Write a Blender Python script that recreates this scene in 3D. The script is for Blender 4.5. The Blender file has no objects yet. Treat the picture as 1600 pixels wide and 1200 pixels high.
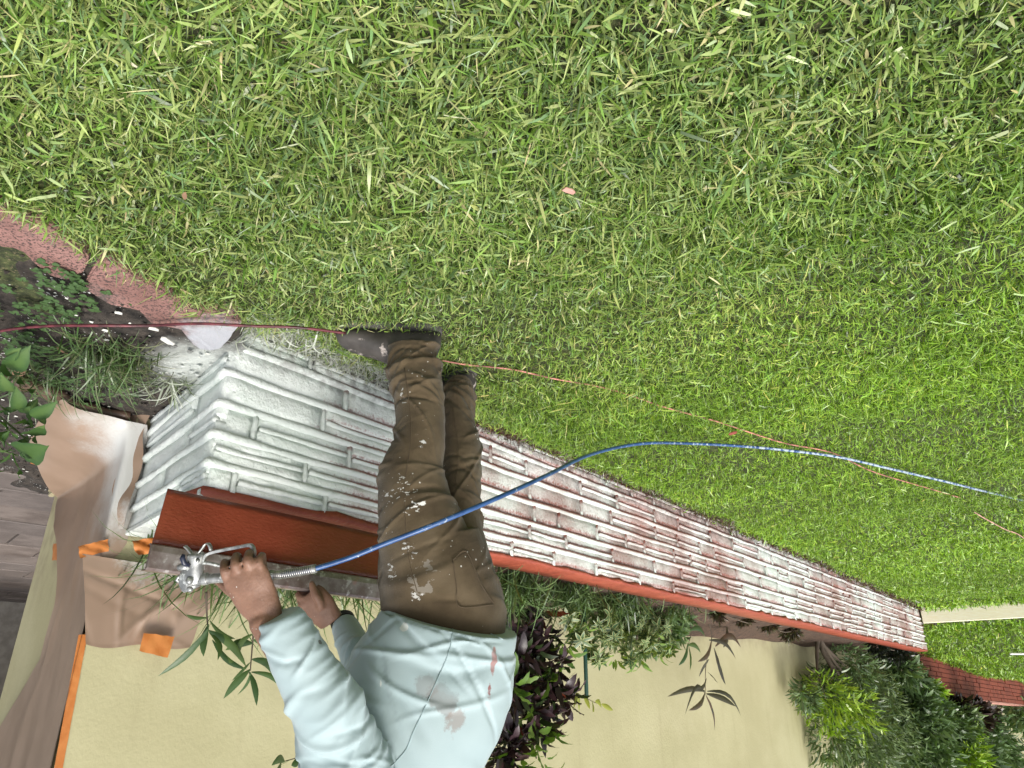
import bpy, bmesh, math, random
import numpy as np
from mathutils import Vector, Matrix
from mathutils.bvhtree import BVHTree

random.seed(7); RNG = np.random.default_rng(11)
scene = bpy.context.scene
C = scene.collection

# ------------------------------------------------------------------ camera
F_PX = 1109.0                      # focal length in pixels of a 1600 px wide picture
PITCH = math.radians(24.05)
CP, SP = math.cos(PITCH), math.sin(PITCH)
CAM = Vector((0.0, 0.0, 1.0))
cam_d = bpy.data.cameras.new('camera'); cam = bpy.data.objects.new('camera', cam_d); C.objects.link(cam)
cam_d.sensor_width = 36.0; cam_d.lens = F_PX / 1600 * 36.0
cam_d.clip_start = 0.05; cam_d.clip_end = 400
# the phone was held upside down: picture-up is the world's down
cam.matrix_world = Matrix(((-1, 0, 0, 0), (0, -SP, -CP, 0), (0, -CP, SP, 1.0), (0, 0, 0, 1)))
scene.camera = cam

# ------------------------------------------------------------------ sky, sun, exposure
SUN_EL = math.radians(57); SUN_DIR = Vector((-0.40, -0.80, 0)).normalized()   # horizontal direction towards the sun
world = bpy.data.worlds.new('World'); scene.world = world; world.use_nodes = True
wn = world.node_tree; wn.nodes.clear()
wo = wn.nodes.new('ShaderNodeOutputWorld'); wb = wn.nodes.new('ShaderNodeBackground')
sk = wn.nodes.new('ShaderNodeTexSky'); sk.sky_type = 'NISHITA'; sk.sun_disc = False
sk.sun_elevation = SUN_EL; sk.sun_rotation = math.atan2(SUN_DIR.x, SUN_DIR.y)
sk.air_density = 1.0; sk.dust_density = 4.0; sk.ozone_density = 1.0
hs = wn.nodes.new('ShaderNodeHueSaturation'); hs.inputs['Saturation'].default_value = 0.38
wn.links.new(sk.outputs[0], hs.inputs['Color']); wn.links.new(hs.outputs[0], wb.inputs[0])
wb.inputs[1].default_value = 0.15
wn.links.new(wb.outputs[0], wo.inputs[0])
sun_d = bpy.data.lights.new('sun', 'SUN'); sun_d.energy = 1.9; sun_d.angle = math.radians(26); sun_d.color = (1.0, 0.96, 0.88)
sun = bpy.data.objects.new('sun', sun_d); C.objects.link(sun)
to_sun = Vector((SUN_DIR.x * math.cos(SUN_EL), SUN_DIR.y * math.cos(SUN_EL), math.sin(SUN_EL)))
sun.rotation_euler = to_sun.to_track_quat('Z', 'Y').to_euler(); sun.location = (-4, -4, 8)
vs = scene.view_settings
vs.view_transform = 'Standard'; vs.look = 'None'; vs.gamma = 1.0; vs.use_curve_mapping = False; vs.exposure = 0.66

# ------------------------------------------------------------------ helpers
def ray(x, y):
    yc = (y - 600) / F_PX
    return Vector(((800 - x) / F_PX, CP + yc * SP, -SP + yc * CP))
def at(x, y, t): return CAM + ray(x, y) * t
def gnd(x, y, z=0.0):
    r = ray(x, y); return CAM + r * ((z - 1.0) / r.z)
def on_plane(x, y, p0, n):
    r = ray(x, y); return CAM + r * ((p0 - CAM).dot(n) / r.dot(n))

def tag(o, label=None, cat=None, group=None, kind=None):
    if label: o['label'] = label
    if cat: o['category'] = cat
    if group: o['group'] = group
    if kind: o['kind'] = kind
    return o
def link(name, mesh, mat=None, parent=None, smooth=True):
    o = bpy.data.objects.new(name, mesh); C.objects.link(o)
    if mat is not None and len(mesh.materials) == 0: mesh.materials.append(mat)
    if smooth and len(mesh.polygons): mesh.polygons.foreach_set('use_smooth', [True] * len(mesh.polygons))
    if parent is not None:
        o.parent = parent; o.matrix_parent_inverse = parent.matrix_basis.inverted()
    return o
def empty(name, loc):
    o = bpy.data.objects.new(name, None); C.objects.link(o); o.location = loc; o.empty_display_size = 0.1
    return o
def mesh_from(verts, faces, name='m'):
    m = bpy.data.meshes.new(name); m.from_pydata([tuple(v) for v in verts], [], [tuple(f) for f in faces]); m.update(); return m
def np_mesh(name, verts, faces_flat, loop_tot):
    """verts (n,3), flat loop vertex indices, loop counts per face"""
    m = bpy.data.meshes.new(name)
    m.vertices.add(len(verts)); m.vertices.foreach_set('co', np.asarray(verts, np.float32).ravel())
    m.loops.add(len(faces_flat)); m.loops.foreach_set('vertex_index', np.asarray(faces_flat, np.int32))
    lt = np.asarray(loop_tot, np.int32); ls = np.concatenate([[0], np.cumsum(lt)[:-1]]).astype(np.int32)
    m.polygons.add(len(lt)); m.polygons.foreach_set('loop_start', ls); m.polygons.foreach_set('loop_total', lt)
    m.update(calc_edges=True); m.validate()
    return m

def catmull(pts, n):
    P = np.array([tuple(p) for p in pts], float)
    P = np.vstack([2 * P[0] - P[1], P, 2 * P[-1] - P[-2]])
    k = len(P) - 3; out = []
    for u in np.linspace(0, k, n):
        i = min(int(u), k - 1); t = u - i
        a, b, c, d = P[i:i + 4]
        out.append(0.5 * ((2 * b) + (-a + c) * t + (2 * a - 5 * b + 4 * c - d) * t * t + (-a + 3 * b - 3 * c + d) * t ** 3))
    return np.array(out)

def tube_data(pts, rad, seg=8, cap=True):
    P = np.array([tuple(p) for p in pts], float); n = len(P)
    R = np.full(n, rad, float) if np.isscalar(rad) else np.asarray(rad, float)
    T = np.gradient(P, axis=0); T /= np.linalg.norm(T, axis=1)[:, None] + 1e-12
    ref = np.array([0, 0, 1.0]) if abs(T[0][2]) < 0.9 else np.array([1.0, 0, 0])
    A = ref - T[0] * ref.dot(T[0]); A /= np.linalg.norm(A)
    verts = []
    for i in range(n):
        A = A - T[i] * A.dot(T[i]); A /= np.linalg.norm(A) + 1e-12
        B = np.cross(T[i], A)
        for k in range(seg):
            a = 2 * math.pi * k / seg
            verts.append(P[i] + R[i] * (A * math.cos(a) + B * math.sin(a)))
    faces = [(i * seg + k, i * seg + (k + 1) % seg, (i + 1) * seg + (k + 1) % seg, (i + 1) * seg + k) for i in range(n - 1) for k in range(seg)]
    if cap:
        faces.append(tuple(range(seg - 1, -1, -1))); faces.append(tuple((n - 1) * seg + k for k in range(seg)))
    return verts, faces
def tube(name, pts, rad, mat, parent=None, seg=8, cap=True):
    v, f = tube_data(pts, rad, seg, cap); return link(name, mesh_from(v, f, name), mat, parent)

def box_data(o, ax, ay, az, lo, hi):
    """box in the frame o, ax, ay, az"""
    vs_ = []
    for k in (0, 1):
        for j in (0, 1):
            for i in (0, 1):
                vs_.append(Vector(o) + Vector(ax) * (lo[0], hi[0])[i] + Vector(ay) * (lo[1], hi[1])[j] + Vector(az) * (lo[2], hi[2])[k])
    return vs_, [(0, 2, 3, 1), (4, 5, 7, 6), (0, 1, 5, 4), (2, 6, 7, 3), (0, 4, 6, 2), (1, 3, 7, 5)]
def bevel_mesh(verts, faces, w, seg=1):
    bm = bmesh.new(); vv = [bm.verts.new(tuple(v)) for v in verts]
    for f in faces: bm.faces.new([vv[i] for i in f])
    bmesh.ops.recalc_face_normals(bm, faces=bm.faces)
    if w: bmesh.ops.bevel(bm, geom=list(bm.edges), offset=w, segments=seg, affect='EDGES', profile=0.5)
    m = bpy.data.meshes.new('m'); bm.to_mesh(m); bm.free(); return m
def box(name, o, ax, ay, az, lo, hi, mat, parent=None, bevel=0.003, seg=1, smooth=False):
    v, f = box_data(o, ax, ay, az, lo, hi); return link(name, bevel_mesh(v, f, bevel, seg), mat, parent, smooth)
X, Y, Z = Vector((1, 0, 0)), Vector((0, 1, 0)), Vector((0, 0, 1))

# ------------------------------------------------------------------ materials
class NT:
    def __init__(s, name):
        s.m = bpy.data.materials.new(name); s.m.use_nodes = True; s.t = s.m.node_tree; s.t.nodes.clear()
        s.out = s.t.nodes.new('ShaderNodeOutputMaterial'); s.b = s.t.nodes.new('ShaderNodeBsdfPrincipled')
        s.t.links.new(s.b.outputs[0], s.out.inputs[0])
    def n(s, typ, **kw):
        nd = s.t.nodes.new('ShaderNode' + typ)
        for k, v in kw.items(): setattr(nd, k, v)
        return nd
    def l(s, a, b): s.t.links.new(a, b)
    def val(s, sock, v):
        if hasattr(v, 'is_output') or isinstance(v, bpy.types.NodeSocket): s.l(v, sock)
        else: sock.default_value = v
    def pos(s):
        return s.n('NewGeometry').outputs['Position']
    def obj(s): return s.n('TexCoord').outputs['Object']
    def noise(s, vec, scale, detail=3, rough=0.55, dist=0.0, out='Fac'):
        nd = s.n('TexNoise'); nd.inputs['Scale'].default_value = scale; nd.inputs['Detail'].default_value = detail
        nd.inputs['Roughness'].default_value = rough; nd.inputs['Distortion'].default_value = dist
        if vec is not None: s.l(vec, nd.inputs['Vector'])
        return nd.outputs[out]
    def voro(s, vec, scale, feature='F1', out='Distance'):
        nd = s.n('TexVoronoi', feature=feature); nd.inputs['Scale'].default_value = scale; s.l(vec, nd.inputs['Vector']); return nd.outputs[out]
    def math(s, op, a, b=0.0, c=None, clamp=False):
        nd = s.n('Math', operation=op, use_clamp=clamp); s.val(nd.inputs[0], a); s.val(nd.inputs[1], b)
        if c is not None: s.val(nd.inputs[2], c)
        return nd.outputs[0]
    def ss(s, v, lo, hi, a=0.0, b=1.0):
        nd = s.n('MapRange', interpolation_type='SMOOTHSTEP'); s.val(nd.inputs[0], v)
        nd.inputs[1].default_value = lo; nd.inputs[2].default_value = hi; nd.inputs[3].default_value = a; nd.inputs[4].default_value = b
        return nd.outputs[0]
    def mix(s, f, a, b, blend='MIX'):
        nd = s.n('Mix', data_type='RGBA', blend_type=blend); s.val(nd.inputs[0], f)
        for sock, v in ((nd.inputs[6], a), (nd.inputs[7], b)):
            if isinstance(v, (tuple, list)): sock.default_value = (*v[:3], 1)
            else: s.l(v, sock)
        return nd.outputs[2]
    def vmul(s, vec, v3):
        nd = s.n('VectorMath', operation='MULTIPLY'); s.l(vec, nd.inputs[0]); nd.inputs[1].default_value = v3; return nd.outputs[0]
    def dot(s, vec, v3):
        nd = s.n('VectorMath', operation='DOT_PRODUCT'); s.l(vec, nd.inputs[0]); nd.inputs[1].default_value = v3; return nd.outputs['Value']
    def dist(s, vec, v3):
        nd = s.n('VectorMath', operation='DISTANCE'); s.l(vec, nd.inputs[0]); nd.inputs[1].default_value = v3; return nd.outputs['Value']
    def sep(s, vec):
        nd = s.n('SeparateXYZ'); s.l(vec, nd.inputs[0]); return nd.outputs
    def bump(s, h, strength=0.4, dist=0.01):
        nd = s.n('Bump'); nd.inputs['Strength'].default_value = strength; nd.inputs['Distance'].default_value = dist
        s.l(h, nd.inputs['Height']); s.l(nd.outputs[0], s.b.inputs['Normal']); return nd
    def base(s, c): 
        if isinstance(c, (tuple, list)): s.b.inputs['Base Color'].default_value = (*c[:3], 1)
        else: s.l(c, s.b.inputs['Base Color'])
    def rough(s, v): s.val(s.b.inputs['Roughness'], v)
    def spec(s, v): s.b.inputs['Specular IOR Level'].default_value = v

def simple(name, col, rough=0.6, metal=0.0, var=0.18, scale=12.0, bump=0.15, bscale=60.0, bdist=0.002, spec=0.5):
    k = NT(name); p = k.pos(); nz = k.noise(p, scale, 4)
    dark = tuple(c * (1 - var) for c in col); lite = tuple(min(1, c * (1 + var)) for c in col)
    k.base(k.mix(k.ss(nz, .3, .7), dark, lite)); k.rough(rough); k.b.inputs['Metallic'].default_value = metal; k.spec(spec)
    if bump: k.bump(k.noise(p, bscale, 4), bump, bdist)
    return k.m

# ------------------------------------------------------------------ the plan (metres)
C0 = Vector((0.882, 1.975, 0)); D = Vector((-0.636, 0.772, 0)).normalized()      # near corner of the planter wall, its run
N = Vector((0.772, 0.636, 0)).normalized()                                       # from the wall's front towards the house
WL = 9.3; WH = 0.44                                                              # run and height of the long wall
EQ = Vector((1.39, 2.55, 0)); E_DIR = (EQ - C0).normalized(); E_LEN = (EQ - C0).length
E_N = Vector((E_DIR.y, -E_DIR.x, 0))                                             # outward from the end face
K = Vector((1.425, 2.515, 0)); B_DIR = Vector((0.675, 0.737, 0)).normalized(); B_N = Vector((B_DIR.y, -B_DIR.x, 0)); B_LEN = 1.22
def s_of(p): return (Vector(p) - C0).dot(D)
# ================================================================== GROUND
def vnoise(x, y, f, seed=0):
    """smooth pseudo-noise from a few rotated sinusoids, about -1..1"""
    r = np.random.default_rng(seed); out = 0
    for k in range(6):
        a = r.uniform(0, 6.28); ff = f * r.uniform(.6, 1.6)
        out = out + np.sin(ff * (x * math.cos(a) + y * math.sin(a)) + r.uniform(0, 6.28))
    return out / 3.2
def smooth(a, lo, hi):
    t = np.clip((a - lo) / (hi - lo), 0, 1); return t * t * (3 - 2 * t)
XB_Y = [-3, 0.0, 0.8, 1.23, 1.47, 1.85, 1.94]; XB_X = [2.0, 1.5, 1.28, 1.104, 1.0, 0.80, 0.86]
def terrain(x, y):
    x = np.asarray(x, float); y = np.asarray(y, float)
    s = (x - C0.x) * D.x + (y - C0.y) * D.y; q = (x - C0.x) * N.x + (y - C0.y) * N.y
    z = 0.012 * vnoise(x, y, 2.2, 3) * smooth(np.hypot(x, y), 0.5, 2.0)
    z = z - 0.040 - 0.055 * smooth(q, -0.30, -0.04) * smooth(s, -0.35, 0.0) * (1 - .8 * smooth(s, 4.0, 8.5))
    z = z + np.where(y < 2.1, .042 * (1 - smooth(np.interp(y, XB_Y, XB_X) - x, .03, .40)) * (1 - smooth(y, 1.72, 1.95)), 0)
    up = (s > WL + 0.02)
    z = np.where(up, z + np.minimum(0.15 + (s - WL) * 0.09, 0.62 + (s - WL) * 0.004), z)
    return z
W2A = Vector((-5.75, 11.08, 0)); W2B = Vector((-11.6, 16.9, 0)); W2D = (W2B - W2A).normalized(); W2N = Vector((W2D.y, -W2D.x, 0))
def is_lawn(x, y):
    s = (x - C0.x) * D.x + (y - C0.y) * D.y; q = (x - C0.x) * N.x + (y - C0.y) * N.y
    near = np.where(y < 1.94, x < np.interp(y, XB_Y, XB_X), True)
    q2 = np.where(s > WL, np.where(((x - W2A.x) * W2N.x + (y - W2A.y) * W2N.y) < -.02, 0.72, -90), -0.005)
    return near & (q < q2)

ss_ = np.concatenate([np.linspace(-16, -1, 12), np.linspace(-.8, 1.6, 49), np.linspace(1.8, WL - .1, 45), [WL + .019, WL + .021], np.linspace(WL + .3, 20, 20), np.linspace(24, 120, 12)])
qq_ = np.concatenate([np.linspace(-80, -6, 14), np.linspace(-5.5, -.5, 50), np.linspace(-.4, .1, 21), [.6, 3, 20, 60]])
S_, Q_ = np.meshgrid(ss_, qq_, indexing='ij')
gx = C0.x + S_ * D.x + Q_ * N.x; gy = C0.y + S_ * D.y + Q_ * N.y
gz = terrain(gx, gy) - 0.004
nv = np.stack([gx, gy, gz], -1).reshape(-1, 3); a_, b_ = S_.shape
ii, jj = np.meshgrid(np.arange(a_ - 1), np.arange(b_ - 1), indexing='ij')
i0 = (ii * b_ + jj).ravel(); quads = np.stack([i0, i0 + 1, i0 + b_ + 1, i0 + b_], 1)
k = NT('thatch'); p = k.pos()
c = k.mix(k.ss(k.noise(p, 40, 5), .35, .7), (.020, .026, .009), (.070, .085, .026))
c = k.mix(k.ss(k.noise(p, 160, 3), .55, .75), c, (.18, .145, .08))
k.base(c); k.rough(.95); k.bump(k.noise(p, 150, 4), .6, .01); M_THATCH = k.m
lawn = link('lawn', np_mesh('lawn', nv, quads.ravel(), np.full(len(quads), 4)), M_THATCH)
tag(lawn, kind='structure')

# soil bed beside the wall's end, under the weeds
k = NT('bed_soil'); p = k.pos()
c = k.mix(k.ss(k.noise(p, 22, 6, .65), .3, .72), (.016, .013, .011), (.075, .060, .048))
fl = k.voro(p, 75); sp = k.math('LESS_THAN', fl, k.ss(k.noise(p, 6, 2), .40, .75, .02, .30))
k.base(k.mix(sp, c, (.55, .55, .52)))
wd = k.math('ADD', k.dist(p, (0.98, 2.12, 0.0)), k.math('MULTIPLY', k.noise(p, 18, 4), .16))
c2 = k.mix(k.ss(wd, .16, .34, .9, 0), k.mix(sp, c, (.55, .55, .52)), (.66, .70, .67)); k.base(c2)
k.rough(.95); k.bump(k.noise(p, 70, 6, .7), .9, .015); M_SOIL = k.m
ny, nx = 90, 70; vv = []
for j in range(ny):
    yy = 0.1 + 3.5 * j / (ny - 1); x0 = float(np.interp(yy, XB_Y, XB_X)) - .02
    for i in range(nx):
        xx = x0 + (3.1 - x0) * i / (nx - 1)
        q_ = (xx - C0.x) * N.x + (yy - C0.y) * N.y
        vv.append((xx, yy, 0.006 + 0.014 * float(vnoise(xx, yy, 9, 5)) + 0.008 * float(vnoise(xx, yy, 31, 6)) - (.03 if i == 0 else 0)))
ff = [(j * nx + i, j * nx + i + 1, (j + 1) * nx + i + 1, (j + 1) * nx + i) for j in range(ny - 1) for i in range(nx - 1)]
tag(link('soil_bed', mesh_from(vv, ff), M_SOIL), kind='structure')

# ------------------------------------------------------------------ grass blades
def blade_mesh(name, px, py, pz, az, L, W, th0, bend, col, levels=4, twist=None):
    n = len(px); f = np.linspace(0, 1, levels)
    if twist is None: twist = np.zeros(n)
    prof = np.interp(f, [0, .35, .75, 1], [.75, 1, .72, .04])
    hor = np.zeros(n); ver = np.zeros(n); V = np.zeros((n, levels, 2, 3))
    dx, dy = np.cos(az), np.sin(az)
    for i in range(levels):
        if i:
            th = th0 + bend * (f[i] + f[i - 1]) / 2; st = L * (f[i] - f[i - 1])
            hor = hor + np.sin(th) * st; ver = ver + np.cos(th) * st
        th = th0 + bend * f[i]
        cx = px + dx * hor; cy = py + dy * hor; cz = pz + ver
        # width direction: horizontal normal tilted by twist
        wx, wy = -dy, dx; ux, uy, uz = -np.cos(th) * dx, -np.cos(th) * dy, np.sin(th)
        ct, st_ = np.cos(twist), np.sin(twist)
        for sgn, kk in ((-1, 0), (1, 1)):
            h = sgn * W * prof[i] / 2
            V[:, i, kk, 0] = cx + h * (wx * ct + ux * st_); V[:, i, kk, 1] = cy + h * (wy * ct + uy * st_); V[:, i, kk, 2] = cz + h * uz * st_
    V = V.reshape(-1, 3); base = (np.arange(n) * levels * 2)[:, None, None]
    i = np.arange(levels - 1)[None, :, None] * 2
    q = base + i + np.array([0, 1, 3, 2])[None, None, :]
    m = np_mesh(name, V, q.ravel(), np.full(n * (levels - 1), 4))
    at_ = m.color_attributes.new('col', 'FLOAT_COLOR', 'POINT')
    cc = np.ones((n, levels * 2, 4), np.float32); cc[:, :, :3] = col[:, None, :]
    sh = np.repeat(np.linspace(.78, 1.05, levels), 2)[None, :, None]; cc[:, :, :3] *= sh      # paler blade ends; shade painted into the colour towards the base
    at_.data.foreach_set('color', cc.ravel())
    m.polygons.foreach_set('use_smooth', np.ones(len(m.polygons), bool))
    return m
k = NT('grass_blade'); a = k.n('Attribute', attribute_name='col')
k.base(a.outputs['Color']); k.rough(.34); k.spec(.6)
tr = k.n('BsdfTranslucent'); mixc = k.mix(1.0, a.outputs['Color'], (1.25, 1.35, .6), 'MULTIPLY'); k.l(mixc, tr.inputs[0])
ms = k.n('MixShader'); ms.inputs[0].default_value = .22; k.l(k.b.outputs[0], ms.inputs[1]); k.l(tr.outputs[0], ms.inputs[2]); k.l(ms.outputs[0], k.out.inputs[0])
M_GRASS = k.m
GREENS = np.array([(.130, .225, .032), (.185, .290, .055), (.240, .315, .090), (.165, .260, .100), (.320, .385, .130), (.042, .085, .013), (.440, .410, .200)])
def grass_colors(x, y, n, r=RNG):
    # drier, paler lawn close to the camera and to its right; fresher and yellower-green farther off
    far = smooth(np.hypot(x, y) - .75 * x, 1.25, 3.9); patch = vnoise(x, y, 3.5, 21) + .7 * vnoise(x, y, 9, 22)
    pale = np.clip(.66 - .52 * far + .24 * patch + .16 * x, .05, 1.1)
    u = r.random(n); idx = np.zeros(n, int)
    w = np.stack([.26 + .30 * far, .24 + .22 * far, pale * .62, .20 * (1 - .75 * far), pale * .42, .16 - .04 * far, pale * .08], 1)
    w /= w.sum(1, keepdims=True); cw = np.cumsum(w, 1); idx = (u[:, None] > cw).sum(1).clip(0, 6)
    col = GREENS[idx] * r.uniform(.75, 1.28, (n, 1)) * (1 + .10 * r.standard_normal((n, 3)).clip(-2, 2) * .5)
    col *= (1 + .12 * patch[:, None])
    fresh = far[:, None]; col = col * (1.12 - .14 * fresh)
    return np.clip(col * (1 + fresh * np.array([.44, .52, -.35])), .004, .8)
def sample_ring(r0, r1, dens, ang=1.02, extra_back=False):
    A = ang * (r1 * r1 - r0 * r0); n = int(A * dens)
    r = np.sqrt(RNG.uniform(r0 * r0, r1 * r1, n)); a = RNG.uniform(-ang, ang, n) - 0.08
    x = r * np.sin(a); y = r * np.cos(a); kf = is_lawn(x, y); return x[kf], y[kf]
def spray(x, y, col):
    """paint that really landed on the grass at the wall's foot: white near the corner, dark red farther along"""
    s = (x - C0.x) * D.x + (y - C0.y) * D.y; q = (x - C0.x) * N.x + (y - C0.y) * N.y
    n = len(x); u = RNG.random(n); jag = .05 * vnoise(x, y, 14, 31)
    near = q > -(.09 + jag + .05 * u)
    red = near & (s > .55) & (s < WL + .1) & (RNG.random(n) < .85)
    wht = (q > -(.20 + jag * 1.6)) & (s > -.15) & (s < .66) & (RNG.random(n) < .75)
    half = (q > -.30 - jag) & (s > -.1) & (s < .8) & (RNG.random(n) < .18)
    col = col.copy()
    col[red] = np.array([.080, .030, .020]) * RNG.uniform(.6, 1.5, (red.sum(), 1))
    wr = red & (RNG.random(n) < .16) & (s > 1.4); col[wr] = np.array([.38, .36, .33])
    col[wht] = np.array([.60, .62, .57]) * RNG.uniform(.55, 1.1, (wht.sum(), 1))
    col[half] = col[half] * .5 + .26
    return col
def bare(x, y):   # thin spots where thatch shows
    return np.clip(smooth(vnoise(x, y, 5, 41) + .6 * vnoise(x, y, 13, 42), .75, 1.7), 0, .30)
BH, BT, BL_ = gnd(690, 514, -.046), gnd(527, 512, -.046), gnd(737, 574, -.046)
BOOTS = [(BH.x, BH.y, BT.x, BT.y), (BL_.x, BL_.y, BL_.x + .185, BL_.y + .20)]
def lawn_layer(name, r0, r1, dens, Lr, Wr, levels, ang=1.02):
    x, y = sample_ring(r0, r1, dens, ang)
    kf = RNG.random(len(x)) > bare(x, y); x, y = x[kf], y[kf]; n = len(x)
    z = terrain(x, y); col = spray(x, y, grass_colors(x, y, n))
    L = RNG.uniform(Lr[0], Lr[1], n) * (1 + .25 * vnoise(x, y, 4, 51)); W = RNG.uniform(Wr[0], Wr[1], n); W = np.where(RNG.random(n) < .55, W * .45, W)
    big = RNG.random(n) < .04; L = np.where(big, L * 1.6, L); W = np.where(big, W * 1.25, W)
    for (ax_, ay_, bx_, by_) in BOOTS:
        ux, uy = bx_ - ax_, by_ - ay_; tt = np.clip(((x - ax_) * ux + (y - ay_) * uy) / (ux * ux + uy * uy), 0, 1); dd = np.hypot(x - ax_ - tt * ux, y - ay_ - tt * uy)
        L = np.where(dd < .04, .004, np.where(dd < .08, L * .8, L))
    edge = (np.interp(y, XB_Y, XB_X) - x < .12) & (y < 1.95); L = np.where(edge, L * 1.5, L)
    th0 = np.abs(RNG.normal(.62, .42, n)).clip(0, 1.45); bend = RNG.normal(.55, .45, n)
    lie = RNG.random(n) < .22; th0 = np.where(lie, RNG.uniform(1.15, 1.5, n), th0); bend = np.where(lie, RNG.uniform(-.2, .3, n), bend)
    z = z + np.where(lie, RNG.uniform(.012, .035, n), 0)
    az = RNG.uniform(0, 6.283, n); 
    m = blade_mesh(name, x, y, z, az, L, W, th0, bend, col, levels, RNG.normal(0, .5, n))
    return m
lm = [lawn_layer('g', .75, 1.7, 24000, (.020, .060), (.0028, .0076), 4, 1.15),
      lawn_layer('g', 1.7, 3.0, 20500, (.018, .046), (.0028, .0060), 3),
      lawn_layer('g', 3.0, 5.0, 11500, (.020, .042), (.0034, .0060), 3),
      lawn_layer('g', 5.0, 9.5, 5000, (.028, .052), (.0062, .0100), 3, .95),
      lawn_layer('g', 9.5, 20, 1150, (.045, .08), (.014, .023), 3, .95),
      lawn_layer('g', 20, 45, 110, (.07, .13), (.035, .06), 3, .95)]
bm = bmesh.new()
for m in lm: bm.from_mesh(m)
gm = bpy.data.meshes.new('grass'); bm.to_mesh(gm); bm.free()
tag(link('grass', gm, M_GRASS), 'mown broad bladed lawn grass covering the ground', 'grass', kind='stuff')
# ================================================================== PLANTER WALLS
def paint_mat(name, use_v):
    """red masonry paint with a fresh white spray coat that thins out along the wall"""
    k = NT(name); p = k.pos(); s = k.math('SUBTRACT', k.dot(p, tuple(D)), C0.dot(D))
    n_med = k.noise(p, 5.0, 4, .6); n_fine = k.noise(p, 95, 3, .6); n_spk = k.noise(p, 330, 2, .6)
    sw = k.n('CombineXYZ'); k.l(k.math('MULTIPLY', s, 1.0), sw.inputs[0]); sz = k.sep(p)[2]; k.l(k.math('MULTIPLY', sz, .8), sw.inputs[1])
    swath = k.noise(sw.outputs[0], 2.6, 2, .5)
    ramp = k.n('ValToRGB'); ramp.color_ramp.interpolation = 'LINEAR'
    st = [(0.0, 1.0), (.028, 1.0), (.06, .80), (.12, .70), (.22, .64), (.34, .46), (.40, .48), (.43, .80), (.55, .78), (.63, .58), (.72, .55), (.80, .74), (.92, .58), (1, .62)]
    els = ramp.color_ramp.elements
    els[0].position, els[0].color = st[0][0], (st[0][1],) * 3 + (1,); els[1].position, els[1].color = st[-1][0], (st[-1][1],) * 3 + (1,)
    for pos_, v_ in st[1:-1]:
        e = els.new(pos_); e.color = (v_, v_, v_, 1)
    k.l(k.math('DIVIDE', s, 9.0), ramp.inputs[0]); cov = ramp.outputs[0]
    cov = k.math('ADD', cov, k.math('MULTIPLY', k.math('SUBTRACT', swath, .5), 1.15))
    cov = k.math('ADD', cov, k.math('MULTIPLY', k.math('SUBTRACT', n_med, .5), .35))
    far = k.ss(s, .05, .75)                               # near the corner everything is covered
    nz = k.sep(k.n('NewGeometry').outputs['Normal'])[2]
    if use_v:
        uv = k.n('UVMap', uv_map='uv'); v = k.sep(uv.outputs[0])[1]
        under = k.ss(k.math('ADD', v, k.math('MULTIPLY', k.math('SUBTRACT', n_fine, .5), .5)), .60, .98)   # the strip the bead above kept dry
        cov = k.math('SUBTRACT', cov, k.math('MULTIPLY', under, k.math('MULTIPLY', far, .62)))
        cov = k.math('ADD', cov, k.ss(nz, .3, .8, 0, .4))
    else:
        cov = k.math('ADD', cov, .20)
        lo = k.ss(k.math('ADD', nz, k.math('MULTIPLY', k.math('SUBTRACT', n_fine, .5), .8)), -.55, .25, 1, 0)
        cov = k.math('SUBTRACT', cov, k.math('MULTIPLY', lo, k.math('MULTIPLY', far, .95)))
    cov = k.math('ADD', cov, k.ss(s, .0, .5, .55, 0))
    spk = k.math('ADD', k.math('MULTIPLY', n_fine, .55), k.math('MULTIPLY', n_spk, .45))
    thr = k.math('SUBTRACT', cov, k.math('MULTIPLY', k.math('SUBTRACT', spk, .5), 1.5))
    m = k.ss(thr, -.12, .92)
    wet = k.mix(k.ss(n_med, .3, .7), (.70, .77, .72), (.79, .83, .80))
    thin = k.mix(k.ss(n_med, .35, .65), (.50, .44, .42), (.62, .56, .55))             # half-covered coat, pinkish
    white = k.mix(k.ss(cov, .45, .95), thin, wet)
    if not use_v: white = k.mix(1.0, white, (.86, .86, .86), 'MULTIPLY')
    red = k.mix(k.ss(n_med, .3, .7), (.22, .060, .040), (.30, .090, .062))
    cc = k.mix(m, red, white)
    grime = k.math('MULTIPLY', k.ss(sz, -.06, .07, .55, 0), k.ss(k.noise(p, 30, 4), .4, .65)); k.base(k.mix(grime, cc, (.10, .08, .07)))
    k.rough(k.ss(m, 0, 1, .42, .5)); k.spec(.4)
    pits = k.math('SUBTRACT', k.math('ADD', k.math('MULTIPLY', k.noise(p, 42, 5, .62), 1.0), k.math('MULTIPLY', k.noise(p, 150, 3, .6), .35)), k.math('MULTIPLY', k.ss(k.voro(p, 95), 0, .16, 1, 0), .22))
    k.bump(pits, .8, .009)
    return k.m
M_BRICK = paint_mat('sprayed_brick', True); M_BEAD = paint_mat('sprayed_mortar', False)
k = NT('red_coping'); p = k.pos(); n1 = k.noise(p, 7, 4)
k.base(k.mix(k.ss(n1, .3, .7), (.25, .047, .024), (.33, .072, .038))); k.rough(.5); k.bump(k.math('ADD', k.noise(p, 60, 4), k.math('MULTIPLY', k.noise(p, 14, 3), 2.2)), .8, .009); M_COPING = k.m

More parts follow.
